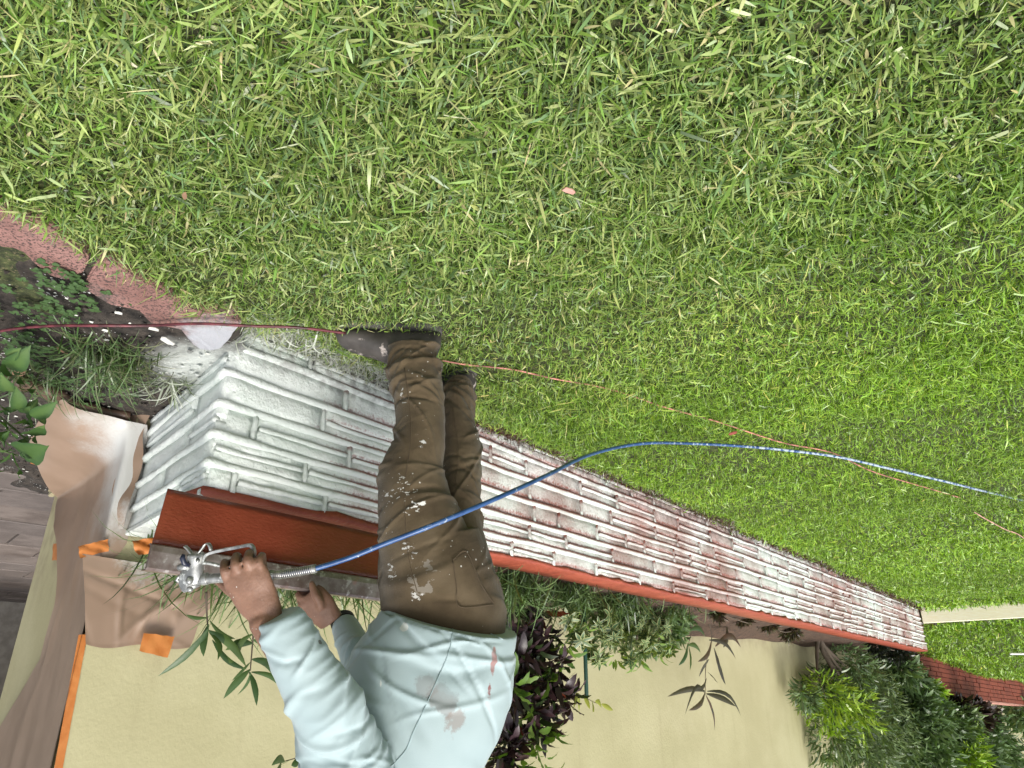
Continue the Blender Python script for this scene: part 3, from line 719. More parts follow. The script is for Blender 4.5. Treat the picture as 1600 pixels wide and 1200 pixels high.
def interp_env(xs, ys): return lambda u: float(np.interp(u, xs, ys))
def union(parts, voxel, mat, name, parent, smooth_it=3, fac=.5):
    bm = bmesh.new()
    for V, fs in parts:
        vv = [bm.verts.new(tuple(q)) for q in V]
        for f in fs:
            try: bm.faces.new([vv[i] for i in f])
            except ValueError: pass
    bmesh.ops.recalc_face_normals(bm, faces=bm.faces)
    me = bpy.data.meshes.new('tmp'); bm.to_mesh(me); bm.free()
    o = bpy.data.objects.new('tmp', me); C.objects.link(o)
    md = o.modifiers.new('r', 'REMESH'); md.mode = 'VOXEL'; md.voxel_size = voxel
    sm = o.modifiers.new('s', 'SMOOTH'); sm.factor = fac; sm.iterations = smooth_it
    dg = bpy.context.evaluated_depsgraph_get(); me2 = bpy.data.meshes.new_from_object(o.evaluated_get(dg))
    bpy.data.objects.remove(o); me2.materials.clear()
    return link(name, me2, mat, parent)

def RN(k, p, sc, det=3):
    rn = k.n('TexNoise', noise_type='RIDGED_MULTIFRACTAL'); rn.inputs['Scale'].default_value = sc; rn.inputs['Detail'].default_value = det; k.l(p, rn.inputs['Vector']); return rn.outputs['Fac']
# --- materials
k = NT('skin'); p = k.pos(); n1 = k.noise(p, 24, 4)
c = k.mix(k.ss(n1, .3, .7), (.180, .095, .062), (.245, .135, .090)); c = k.mix(k.math('LESS_THAN', k.voro(p, 90), k.ss(k.noise(p, 14, 2), .5, .8, 0, .16)), c, (.5, .48, .44)); k.base(c); k.rough(.5); k.spec(.4)
k.b.inputs['Subsurface Weight'].default_value = .10; k.b.inputs['Subsurface Radius'].default_value = (.01, .004, .002); k.b.inputs['Subsurface Scale'].default_value = .5
k.bump(k.math('ADD', k.noise(p, 150, 4), k.math('MULTIPLY', RN(k, p, 38), .5)), .45, .003); M_SKIN = k.m
def trouser_mat(bt):
    k = NT('work_trousers'); p = k.pos(); n1 = k.noise(p, 7, 4, .6)
    c = k.mix(k.ss(n1, .3, .7), (.060, .041, .021), (.102, .074, .040))
    c = k.mix(k.ss(k.noise(p, 3.5, 3), .55, .75), c, (.125, .094, .058))
    for (px, py, r0, thr, sc, col) in ((632, 765, .12, .565, 60, (.60, .60, .56)), (648, 790, .07, .52, 46, (.58, .58, .55)), (655, 908, .11, .50, 22, (.20, .175, .14)), (632, 620, .06, .54, 60, (.5, .5, .47)), (652, 930, .035, .47, 40, (.52, .51, .48)), (640, 858, .07, .54, 60, (.5, .5, .48)), (612, 890, .08, .57, 60, (.5, .5, .48)), (660, 690, .06, .57, 60, (.5, .5, .48)), (605, 780, .09, .57, 66, (.5, .5, .48))):
        q = cast(bt, px, py) or at(px, py, 1.85)
        d_ = k.dist(p, tuple(q)); blot = k.noise(k.vmul(p, (1.0, 1.0, 1.7)), sc, 4, .62, .4)
        mk = k.math('GREATER_THAN', k.math('SUBTRACT', blot, k.ss(d_, 0, r0, 0, .32)), thr); c = k.mix(mk, c, col)
    fk = k.math('LESS_THAN', k.voro(p, 55), k.ss(k.noise(p, 6, 2), .42, .8, .0, .20)); c = k.mix(fk, c, (.55, .54, .50))
    k.base(c); k.rough(.85); k.spec(.25); k.b.inputs['Sheen Weight'].default_value = .12
    tw = k.n('TexWave', wave_type='BANDS', bands_direction='DIAGONAL'); tw.inputs['Scale'].default_value = 320; k.l(p, tw.inputs['Vector'])
    k.bump(k.math('ADD', k.math('MULTIPLY', tw.outputs['Fac'], .12), k.math('ADD', k.noise(p, 38, 5, .62), k.math('MULTIPLY', RN(k, p, 11), .6))), .5, .008); return k.m
def shirt_mat(bs):
    k = NT('mint_shirt'); p = k.pos(); n1 = k.noise(p, 5, 3)
    c = k.mix(k.ss(n1, .3, .7), (.315, .405, .42), (.36, .45, .462))
    def stain(c, px, py, r, sc, thr, col, st=(1, 1, 1), s_=.9):
        q = cast(bs, px, py) or at(px, py, 1.65); d_ = k.dist(k.vmul(p, st), (q.x * st[0], q.y * st[1], q.z * st[2])); bl = k.noise(p, sc, 5, .65)
        return k.mix(k.math('MULTIPLY', k.ss(k.math('SUBTRACT', bl, k.ss(d_, 0, r * 1.6, 0, .9)), thr, thr + .16), s_), c, col)
    c = stain(c, 690, 1090, .075, 22, .26, (.17, .16, .15), s_=.62)
    c = stain(c, 712, 1125, .06, 34, .32, (.22, .15, .12), s_=.55)
    c = stain(c, 668, 1072, .06, 30, .30, (.20, .19, .18), s_=.5)
    c = stain(c, 772, 1035, .040, 34, .24, (.26, .07, .05), (2.6, 2.6, .7), s_=.75)
    c = stain(c, 764, 1080, .030, 60, .28, (.20, .035, .03), (2.2, 2.2, .7), s_=.85)
    c = stain(c, 735, 1030, .2, 10, .36, (.27, .35, .36), s_=.55)
    c = stain(c, 632, 980, .016, 40, .05, (.56, .58, .55)); c = stain(c, 595, 1068, .010, 60, .1, (.58, .6, .56), (2.5, 2.5, .8))
    c = stain(c, 500, 1003, .012, 60, .25, (.10, .10, .09)); c = stain(c, 560, 1180, .10, 14, .36, (.28, .36, .37), s_=.5)
    k.base(c); k.rough(.6); k.spec(.3); k.b.inputs['Sheen Weight'].default_value = .15
    rn = k.n('TexNoise', noise_type='RIDGED_MULTIFRACTAL'); rn.inputs['Scale'].default_value = 7; rn.inputs['Detail'].default_value = 2; k.l(p, rn.inputs['Vector'])
    k.bump(k.math('ADD', rn.outputs['Fac'], k.math('MULTIPLY', k.noise(p, 380, 2), .12)), .22, .008); return k.m
M_BOOT = None
k = NT('boot_leather'); p = k.pos(); c = k.mix(k.ss(k.noise(p, 14, 4), .35, .7), (.030, .026, .023), (.075, .066, .060))
c = k.mix(k.ss(k.noise(p, 20, 4, .6, .5), .60, .68), c, (.40, .35, .32)); c = k.mix(k.ss(k.dist(p, tuple(gnd(540, 517, .05))), .02, .09, .45, 0), c, (.15, .085, .07)); k.base(c); k.rough(.6); k.bump(k.noise(p, 60, 4), .35, .003); M_BOOT = k.m
M_SOLE = simple('boot_sole', (.085, .08, .075), .8, bump=.4)

# --- joints
hipR, kneeR, ankR = at(672, 900, 1.83), at(646, 735, 1.95), at(645, 565, 2.11)
hipL, kneeL, ankL = at(715, 900, 1.98), at(722, 745, 2.10), at(717, 610, 2.36)
pel = at(692, 930, 1.89)
shC = at(588, 1262, 1.70); shR = at(560, 1275, 1.56); shL = at(615, 1255, 1.86)
elR = at(506, 1105, 1.52); wrR = at(412, 972, 1.55)
TH_ = 1.56
SH_P = C0 + Z * WH - N * .03                                    # plane of the spray shield the left hand holds
def shield_pt(px, py, off=0.0):
    q = on_plane(px, py, SH_P, N); return q - N * off
wrL = shield_pt(516, 968, .055); elL = at(585, 1085, 1.88)

# --- hands
def digit(pts, r0, r1):
    n = 16; return tube_data(catmull(pts, n), np.interp(np.linspace(0, 1, n), [0, .45, .5, .62, .9, 1], [r0, r0 * .94, r0 * 1.04, r0 * .92, r1, r1 * .62]), 12)
def hand_right():
    out = []
    cK = [at(351, 893, TH_ - .010), at(368, 884, TH_ - .014), at(387, 878, TH_ - .012), at(405, 880, TH_ - .006)]
    palm = [R(418, 972, TH_ + .0, 24, .021), R(412, 955, TH_ - .004, 29, .022), R(398, 930, TH_ - .002, 35, .020), R(386, 906, TH_ - .004, 37, .018), R(379, 888, TH_ + .000, 32, .014)]
    out.append(loft(palm, 22, 28))
    for i, kn in enumerate(cK):
        ln = (.92, 1.0, .96, .82)[i]; dx = (-.0, 0, 0, 0)[i]
        px, py = ((349, 893), (367, 884), (387, 878), (406, 880))[i]
        pts = [at(px + 8, py + 16, TH_ + .002), kn, at(px + 2, py - 13 * ln, TH_ + .014), at(px + 4, py - 12 * ln, TH_ + .046), at(px + 6, py + 4, TH_ + .066), at(px + 9, py + 20, TH_ + .058)]
        out.append(digit(pts, (.0108, .0112, .0106, .0094)[i], (.0088, .0092, .0088, .0078)[i]))
    out.append(digit([at(396, 945, TH_ + .012), at(368, 928, TH_ + .034), at(352, 916, TH_ + .052), at(338, 905, TH_ + .066)], .0135, .0098))
    return out
def hand_left():
    out = []; o = lambda px, py, off: shield_pt(px, py, off)
    t0 = (o(493, 948, .0) - CAM).dot(Vector((0, CP, -SP)))
    t0 -= .045; palm = [R(518, 972, t0 - .004, 20, .020), R(510, 962, t0 - .006, 23, .021), R(500, 951, t0 - .008, 27, .020), R(489, 938, t0 - .008, 26, .018), R(481, 929, t0 - .004, 22, .015)]
    out.append(loft(palm, 20, 26))
    out.append(digit([at(503, 950, t0 - .022), at(498, 938, t0 - .032), at(491, 925, t0 - .030), at(486, 908, t0 - .018)], .0135, .0105))
    for i, (px, py) in enumerate(((470, 934), (472, 942), (476, 950), (482, 957))):
        ln = (1, 1, .95, .8)[i]
        out.append(digit([at(px + 18, py + 2, t0 - .006), at(px + 2, py + 1, t0 - .012 + .003 * i), at(px - 4, py - 5 * ln, t0 + .012), at(px + 3, py - 9 * ln, t0 + .034), at(px + 16, py - 11 * ln, t0 + .040)], (.0102, .0104, .0100, .0088)[i], .0082))
    return out
# --- body: one continuous skin under the clothes (head and shoulders are above the picture)
nk = shC + Vector((.06, .0, .07)); hd = nk + Vector((.09, .01, .10))
def seg(a, b, r0, r1, n=8): 
    a, b = Vector(a), Vector(b); pts = [a.lerp(b, i / (n - 1)) for i in range(n)]; return tube_data(pts, np.linspace(r0, r1, n), 16)
def ball(c_, rx, ry, rz, ax=None, nu=20, nv=14):
    V, fs = [], []
    for j in range(nv + 1):
        for i in range(nu):
            a, b = 2 * math.pi * i / nu, math.pi * j / nv; V.append(Vector(c_) + Vector((rx * math.sin(b) * math.cos(a), ry * math.sin(b) * math.sin(a), rz * math.cos(b))))
    fs = [(j * nu + i, (j + 1) * nu + i, (j + 1) * nu + (i + 1) % nu, j * nu + (i + 1) % nu) for j in range(nv) for i in range(nu)]
    return V, fs
fwd = Vector((.9, .25, -.36)).normalized(); side = fwd.cross(Z).normalized(); upv = side.cross(fwd)
body = [loft([(pel - Z * .06, .12, .12), (pel, .135, .125), (pel.lerp(shC, .35), .12, .115), (pel.lerp(shC, .7), .13, .15), (shC, .085, .16), (nk, .05, .05)], 24, 24),
        seg(hipR, kneeR, .075, .05), seg(kneeR, ankR, .05, .030), seg(hipL, kneeL, .075, .05), seg(kneeL, ankL, .05, .030),
        seg(ankR, gnd(654, 514, -.046) + Z * .07, .026, .020), seg(gnd(654, 514, -.046) + Z * .06, gnd(622, 514, -.046) + Z * .05, .020, .014), seg(ankL, gnd(717, 582, 0) + Vector((.03, .04, .05)), .03, .03), seg(gnd(717, 582, 0) + Vector((.03, .04, .05)), gnd(717, 582, 0) + Vector((.09, .11, .045)), .024, .018),
        seg(shR, elR, .05, .04), loft([(elR, .040, .040), (elR.lerp(wrR, .5), .039, .038), (wrR, .0315, .029), R(417, 970, TH_, 23, .022)], 14, 20), seg(shL, elL, .05, .038), seg(elL, wrL, .038, .027),
        seg(shC, shR, .08, .06), seg(shC, shL, .08, .06), seg(nk - (hd - nk) * .3, hd, .052, .055),
        ball(hd + upv * .03, .088, .082, .11), ball(hd + fwd * .085 + upv * .015, .018, .014, .024), ball(hd + fwd * .07 - upv * .045, .03, .034, .016), ball(hd + side * .08, .02, .014, .032), ball(hd - side * .08, .02, .014, .032)]
person = union(body + hand_right() + hand_left(), .0042, M_SKIN, 'person', None, 3)
tag(person, 'person in mint long-sleeved shirt and paint-spattered brown trousers bending over the wall', 'person')
# hair cap (above the picture)
V, fs = ball(hd - fwd * .012 + upv * .052, .092, .086, .10); link('hair', mesh_from(V, fs), simple('hair', (.02, .015, .012), .6), person)

# --- trousers
env_leg = interp_env([0, .06, .16, .30, .50, .62, .80, 1], [1.0, 1.5, 1.3, .55, .9, .75, .5, .3])
legR = [R(644, 541, 2.125, 39, .064), R(644, 550, 2.12, 38, .064), R(643, 560, 2.11, 39, .066), R(650, 596, 2.07, 41, .074), R(656, 640, 2.03, 39, .072), R(656, 690, 1.98, 40, .075), R(645, 735, 1.95, 50, .086), R(648, 784, 1.915, 58, .095), R(660, 835, 1.885, 69, .10), R(672, 890, 1.86, 76, .105), R(680, 930, 1.85, 70, .10)]
legL = [R(718, 603, 2.36, 22, .062), R(717, 620, 2.33, 25, .068), R(712, 650, 2.25, 28, .072), R(718, 700, 2.18, 34, .078), R(720, 750, 2.11, 33, .083), R(714, 800, 2.05, 36, .09), R(718, 850, 2.00, 42, .095), R(726, 900, 1.96, 48, .10), R(735, 935, 1.94, 46, .09)]
pelv = [R(672, 835, 1.90, 76, .10), R(676, 868, 1.89, 86, .125), R(682, 905, 1.88, 90, .140), R(690, 940, 1.875, 94, .145), R(698, 975, 1.86, 94, .145), R(702, 1005, 1.85, 88, .135)]
env_lc = interp_env([0, .04, .20, .30, .42, .60, .75, 1], [.9, 1.6, 1.5, .5, .7, 1.1, .6, .4])
tr_parts = [loft(legR, 230, 90, plus(fold_fn(2, env_leg, .006, (30, 90), 7, 2.0), crease_fn(3, 62, .78, env_lc, .0080, (.0035, .010), .035, (.5, 1.5)), crease_fn(33, 13, .13, lambda u: 1.5, .014, (.007, .014), .03, (.8, 1.8)))),
            loft(legL, 190, 80, plus(fold_fn(5, env_leg, .006, (30, 90), 7, 2.0), crease_fn(6, 46, .62, env_lc, .0080, (.0035, .010), .04, (.5, 1.5)), crease_fn(36, 10, .12, lambda u: 1.5, .014, (.007, .014), .03, (.8, 1.8)))),
            loft(pelv, 70, 90, plus(fold_fn(8, interp_env([0, .5, 1], [.8, .6, .4]), .005, (18, 60), 8, 2.2), crease_fn(9, 22, .32, lambda u: 1.2, .006, (.006, .016), .10, (.3, .8))))]
trousers = union(tr_parts, .0034, None, 'trousers', person, 1, .5)

# --- shirt
tor = [R(704, 968, 1.85, 104, .165), R(700, 985, 1.845, 110, .172), R(684, 1035, 1.82, 124, .178), R(664, 1085, 1.795, 132, .18), R(646, 1130, 1.77, 130, .18), R(626, 1185, 1.74, 122, .178), R(604, 1235, 1.72, 108, .175), R(588, 1275, 1.70, 70, .15), R(576, 1305, 1.69, 40, .07)]
ft = fold_fn(14, interp_env([0, .15, .5, 1], [.5, 1, .9, .6]), .007, (10, 30), 7, 1.6)
fc = crease_fn(15, 34, .62, lambda u: 1.0, .0085, (.010, .026), .16, (.25, .8), .45, .05); fh = crease_fn(17, 16, .12, lambda u: 1.3, .008, (.006, .013), .10, (.3, .9))
tdisp = plus(ft, fc, fh)
env_sl = interp_env([0, .05, .25, .40, .52, .70, 1], [.5, 1.0, 1.0, 1.0, 1.6, 1.4, .9])
slR = [R(436, 962, 1.545, 33, .044), R(440, 972, 1.545, 37, .049), R(462, 1018, 1.535, 44, .054), R(488, 1068, 1.53, 49, .060), R(512, 1110, 1.53, 55, .066), R(530, 1160, 1.545, 62, .072), R(546, 1210, 1.555, 66, .078), R(566, 1270, 1.585, 60, .08), R(585, 1290, 1.65, 40, .07)]
slL = [(wrL.lerp(elL, .10), .036, .038), (wrL.lerp(elL, .18), .042, .044), (wrL.lerp(elL, .6), .050, .054), (elL, .056, .060), (elL.lerp(shL, .5), .064, .066), (shL, .07, .07)]
def under(s, Lt, th):      # fine gathers along the underside of the right forearm
    return .0030 * np.maximum(0, np.cos(th - .35)) ** 2 * (1 - abs(math.sin(128 * s + .9 * math.sin(37 * s)))) * min(1.0, s / .03) * (1 if s < .24 else .25)
sdisp = plus(fold_fn(23, env_sl, .004, (40, 90), 8, 2.0), crease_fn(24, 58, .52, env_sl, .0075, (.005, .013), .030, (.5, 1.5)), crease_fn(26, 9, .52, interp_env([0, .4, .5, .8, 1], [0, .2, 1.6, 1.6, .6]), .014, (.010, .018), .05, (.6, 1.3)), under)
sh_parts = [loft(tor, 190, 130, tdisp), loft(slR, 230, 80, sdisp), loft(slL, 130, 56, plus(crease_fn(29, 40, .5, env_sl, .008, (.005, .012), .03, (.5, 1.5))))]
shirt = union(sh_parts, .0036, None, 'shirt', person, 1, .5)

# --- details laid on the cloth
def bvh_of(o):
    me = o.data; return BVHTree.FromPolygons([v.co.copy() for v in me.vertices], [tuple(p_.vertices) for p_ in me.polygons])
bt, bs, bp_ = bvh_of(trousers), bvh_of(shirt), bvh_of(person)
def cast(b, px, py, lift=0.0):
    d = ray(px, py).normalized(); h = b.ray_cast(CAM, d)
    return None if h[0] is None else h[0] + h[1] * lift
def seam(name, b, px, r, mat, parent, n=40, lift=.0006):
    pts = [cast(b, *q[:2], lift) for q in catmull([(a_, c_, 0) for a_, c_ in px], n)]; pts = [q for q in pts if q is not None]
    if len(pts) > 3: return tube(name, pts, r, mat, parent, 5)
M_TROUSER = trouser_mat(bt); trousers.data.materials.append(M_TROUSER); M_SHIRT = shirt_mat(bs); shirt.data.materials.append(M_SHIRT)
M_SEAM_T = simple('trouser_seam', (.075, .053, .030), .9, bump=0); M_SEAM_S = simple('shirt_seam', (.27, .36, .37), .8, bump=0)
seam('seam', bt, [(632, 575), (640, 640), (640, 700), (632, 760), (634, 830), (640, 880), (652, 925)], .0011, M_SEAM_T, trousers)
seam('seam', bt, [(708, 640), (716, 700), (712, 760)], .0010, M_SEAM_T, trousers)
seam('shirt_side_seam', bs, [(709, 964), (706, 995), (700, 1022), (684, 1060), (664, 1105), (645, 1145), (634, 1172), (610, 1198)], .0012, M_SEAM_S, shirt)
seam('shirt_hem', bs, [(604, 944), (640, 951), (680, 960), (712, 970), (750, 984), (785, 999)], .0022, M_SHIRT, shirt)
# back pocket: a patch of cloth with its own thickness
pk = [(706, 875), (728, 862), (752, 915), (772, 944), (716, 950), (712, 915)]
g = []
for j in range(9):
    for i in range(9):
        f_, g_ = i / 8, j / 8; bl = (Vector((706, 876)).lerp(Vector((729, 862)), f_)).lerp(Vector((717, 948)).lerp(Vector((771, 944)), f_), g_)
        g.append(cast(bt, bl.x, bl.y, .0035 if 0 < i < 8 and 0 < j < 8 else .0005))
if all(q is not None for q in g):
    link('back_pocket', mesh_from(g, [(j * 9 + i, j * 9 + i + 1, (j + 1) * 9 + i + 1, (j + 1) * 9 + i) for j in range(8) for i in range(8)]), M_TROUSER, trousers)
    seam('pocket_seam', bt, [(707, 876), (728, 863), (750, 912), (770, 943)], .0011, M_SEAM_T, trousers, 24, .003); seam('pocket_seam', bt, [(707, 877), (713, 915), (718, 948), (770, 945)], .0011, M_SEAM_T, trousers, 24, .003)

# --- boots
def boot(heel, toe, ank, label=None):
    heel, toe = Vector(heel), Vector(toe); ax = (toe - heel).normalized(); Lb = (toe - heel).length; sd = Vector((-ax.y, ax.x, 0))
    V = []; n, m = 34, 24
    for i in range(n):
        u = i / (n - 1); w = np.interp(u, [0, .04, .15, .45, .72, .9, .97, 1], [.018, .034, .040, .041, .050, .044, .028, .012]); h = np.interp(u, [0, .05, .3, .5, .65, .85, .96, 1], [.06, .10, .125, .118, .098, .078, .058, .036])
        for j in range(m):
            a = 2 * math.pi * j / m; cy, sz = math.cos(a), math.sin(a)
            zz = .016 + (h - .016) * (.5 + .5 * sz); ww = w * (abs(cy) ** .7) * (1 if cy > 0 else -1) * (1 - .22 * max(0, sz) ** 2)
            V.append(heel + ax * (Lb * u) + sd * ww + Z * zz)
    fs = [(i * m + k_, i * m + (k_ + 1) % m, (i + 1) * m + (k_ + 1) % m, (i + 1) * m + k_) for i in range(n - 1) for k_ in range(m)] + [tuple(range(m)), tuple((n - 1) * m + k_ for k_ in range(m))]
    shaft = loft([(heel + ax * Lb * .22 + Z * .06, .050, .046), (heel + ax * Lb * .24 + Z * .12, .050, .048), (Vector(ank) + Z * .03, .050, .050)], 16, 20)
    b = union([(V, fs), shaft], .0042, M_BOOT, 'boot', person, 2)
    if label: b['label'] = label
    V = []; nn = 30                                             # sole following the outline
    for (z_, g_) in ((-.004, 1.0), (.008, 1.03), (.016, 1.01)):
        for i in range(nn):
            a = 2 * math.pi * i / nn; u = .5 - .5 * math.cos(a); w = np.interp(u, [0, .04, .15, .45, .72, .9, .97, 1], [.012, .032, .041, .040, .051, .046, .030, .010])
            V.append(heel + ax * (Lb * (.5 + (u - .5) * 1.02)) + sd * (w * g_ * (1 if math.sin(a) > 0 else -1)) + Z * z_)
    fs = [(r_ * nn + i, r_ * nn + (i + 1) % nn, (r_ + 1) * nn + (i + 1) % nn, (r_ + 1) * nn + i) for r_ in range(2) for i in range(nn)] + [tuple(range(nn - 1, -1, -1)), tuple(2 * nn + i for i in range(nn))]
    link('sole', mesh_from(V, fs), M_SOLE, b, False)
    return b, heel, ax, sd, Lb
g0 = -.046
bR, he, ax_, sd_, Lb_ = boot(gnd(690, 514, g0), gnd(527, 512, g0), ankR)
for i in range(4):
    P_ = he + ax_ * (Lb_ * (.34 + .07 * i)) + Z * (.115 - .008 * i)
    tube('lace', catmull([P_ - sd_ * .03 - Z * .012, P_ + Z * .002, P_ + sd_ * .03 - Z * .012], 9), .0022, simple('lace%d' % i, (.30, .22, .08), .8, bump=0), bR, 6)
bL, *_ = boot(gnd(737, 574, -.046), gnd(737, 574, -.046) + Vector((.185, .20, 0)), ankL)

# --- watch on the left wrist
wa = (elL - wrL).normalized(); wc = wrL.lerp(elL, .055)
a1 = X - wa * X.dot(wa); a1.normalize(); a2 = wa.cross(a1)
ringp = [wc + a1 * (.0335 * math.cos(a)) + a2 * (.032 * math.sin(a)) for a in np.linspace(0, 2 * math.pi, 29)]
V, fs = [], []
for q in ringp[:-1]:
    o_ = (q - wc).normalized()
    for (da, dr) in ((-.009, 0), (-.009, .004), (.009, .004), (.009, 0)): V.append(q + wa * da + o_ * dr)
nn = 28
fs = [(i * 4 + j, i * 4 + (j + 1) % 4, ((i + 1) % nn) * 4 + (j + 1) % 4, ((i + 1) % nn) * 4 + j) for i in range(nn) for j in range(4)]
wt = link('watch', mesh_from(V, fs), simple('watch_strap', (.012, .012, .013), .5, bump=.4, bscale=300), person, False)
q = wc - a2 * .036 if (wc - a2 - CAM).length < (wc + a2 - CAM).length else wc + a2 * .036
sg = 1 if q == wc + a2 * .036 else -1
link('buckle', bevel_mesh(*box_data(q, wa, a1, a2 * sg, (-.010, .004, -.001), (.010, .011, .003)), .001), simple('watch_steel', (.35, .33, .32), .3, 1.0, bump=0), wt, False)
# ================================================================== SPRAY SHIELD, GUN, HOSES
k = NT('wet_red_blade'); p = k.pos(); s_sh = k.dot(p, tuple(D))
c = k.mix(k.ss(k.noise(p, 6, 4), .3, .7), (.175, .036, .018), (.225, .050, .026)); k.base(c); k.rough(k.ss(k.noise(p, 9, 3), .3, .7, .10, .26)); k.spec(.5)
vv_ = k.n('CombineXYZ'); k.l(k.math('MULTIPLY', s_sh, 1.0), vv_.inputs[0]); k.l(k.math('MULTIPLY', k.sep(p)[2], 2.2), vv_.inputs[2])
k.bump(k.math('ADD', k.noise(vv_.outputs[0], 62, 3, .55), k.math('MULTIPLY', k.ss(k.voro(p, 60), 0, .10, 1, 0), .5)), .42, .005); M_BLADE = k.m
k = NT('shield_channel'); p = k.pos(); n1 = k.noise(p, 16, 5, .65)
c = k.mix(k.ss(n1, .35, .65), (.17, .125, .11), (.30, .26, .245)); c = k.mix(k.ss(k.noise(p, 38, 4, .6), .56, .66), c, (.45, .42, .40)); c = k.mix(k.ss(k.noise(p, 9, 3), .60, .75), c, (.42, .16, .12))
k.base(c); k.b.inputs['Metallic'].default_value = .55; k.rough(.38); k.bump(k.noise(p, 50, 4), .3, .003); M_CHAN = k.m
sh_a, sh_b = shield_pt(262, 757), shield_pt(592, 841); sh_c, sh_d = shield_pt(241, 845), shield_pt(593, 917); sh_e, sh_f = shield_pt(231, 888), shield_pt(593, 948)
# straighten: one level bar parallel to the wall, blade leaning slightly forward
sd0 = (sh_b - sh_a).normalized(); Lsh = .92
z_b = (sh_a.z + sh_b.z) / 2; z_c = (sh_c.z + sh_d.z) / 2; z_e = (sh_e.z + sh_f.z) / 2
shield = empty('spray_shield', sh_a); bpy.context.view_layer.update()
tag(shield, 'long paint shield with glossy dark red blade held along the wall top', 'paint shield')
def sh(f, z_, off): q = sh_a + D * (f * Lsh) ; return Vector((q.x, q.y, 0)) - N * off + Z * z_
vs_ = []; n1_ = 40
for i in range(n1_ + 1):
    for j in range(9):
        f_, g_ = i / n1_, j / 8; ff = f_ * 1.0 - .022 * g_ * (1 - f_)
        vs_.append(sh(ff, z_b + (z_c - z_b) * g_, .004 + .016 * g_ + .0025 * math.sin(5 * f_ + 2 * g_)))
fs = [(i * 9 + j, i * 9 + j + 1, (i + 1) * 9 + j + 1, (i + 1) * 9 + j) for i in range(n1_) for j in range(8)]
bm = bmesh.new(); tv = [bm.verts.new(tuple(q)) for q in vs_]
for f in fs: bm.faces.new([tv[i] for i in f])
bmesh.ops.recalc_face_normals(bm, faces=bm.faces); bmesh.ops.solidify(bm, geom=list(bm.faces), thickness=.0022)
me = bpy.data.meshes.new('blade'); bm.to_mesh(me); bm.free(); link('blade', me, M_BLADE, shield)
prof = [(0, .034), (.004, .041), (.020, .043), (z_e - z_c - .006, .040), (z_e - z_c, .034), (z_e - z_c, .012), (z_e - z_c - .003, .012), (z_e - z_c - .004, .030), (.006, .034), (.0, .022)]
vs_ = []
for i in range(25):
    f_ = -.03 + (1.03) * i / 24
    for (dz, off) in prof: vs_.append(sh(f_, z_c - .002 + dz, off))
np_ = len(prof); fs = [(i * np_ + j, i * np_ + (j + 1) % np_, (i + 1) * np_ + (j + 1) % np_, (i + 1) * np_ + j) for i in range(24) for j in range(np_)] + [tuple(range(np_ - 1, -1, -1)), tuple(24 * np_ + j for j in range(np_))]
link('channel', bevel_mesh(vs_, fs, 0), M_CHAN, shield, False)

# --- airless spray gun
k = NT('painted_aluminium'); p = k.pos(); c = k.mix(k.ss(k.noise(p, 45, 5, .6), .35, .65), (.20, .205, .20), (.40, .41, .40)); c = k.mix(k.ss(k.noise(p, 60, 3), .58, .66), c, (.62, .64, .61))
k.base(c); k.b.inputs['Metallic'].default_value = .55; k.rough(.36); k.bump(k.noise(p, 90, 4), .3, .002); M_ALU = k.m
M_TIP = simple('tip_blue_black', (.012, .016, .035), .35, bump=0)
GT = TH_ + .036
gun = empty('spray_gun', at(310, 905, GT)); bpy.context.view_layer.update()
tag(gun, "airless paint spray gun with metal trigger guard gripped in the person's right hand", 'spray gun')
tube('handle', catmull([at(312, 906, GT), at(330, 904, GT), at(380, 901, GT), at(428, 898, GT)], 20), [.0115, .0115, .0118] + [.0112] * 17, M_ALU, gun, 16)
tube('collar', catmull([at(316, 905, GT), at(322, 904.5, GT), at(325, 904, GT)], 6), .0138, M_ALU, gun, 16)
# head: a stocky casting from handle down (picture-up) to the tip
hb = loft([R(300, 921, GT, 13, .012), R(297, 912, GT, 17, .0155), R(300, 900, GT, 19, .017), R(303, 888, GT, 15, .0155), R(305, 876, GT, 13, .0145), R(306, 868, GT, 14, .0155), R(306, 864, GT, 11, .013)], 26, 22)
link('head', mesh_from(*hb), M_ALU, gun)
tube('packing_nut', [at(297, 905, GT - .014), at(296, 908, GT - .024), at(295.5, 909, GT - .031)], [.0085, .0085, .006], M_ALU, gun, 8)
tube('packing_nut', [at(297, 916, GT - .006), at(297, 921, GT - .012), at(297, 924, GT - .016)], [.0075, .0075, .004], M_ALU, gun, 10)
tube('fluid_bar', [at(280, 900, GT - .004), at(276, 906, GT), at(290, 916, GT + .002)], [.004, .004, .004], M_ALU, gun, 8)
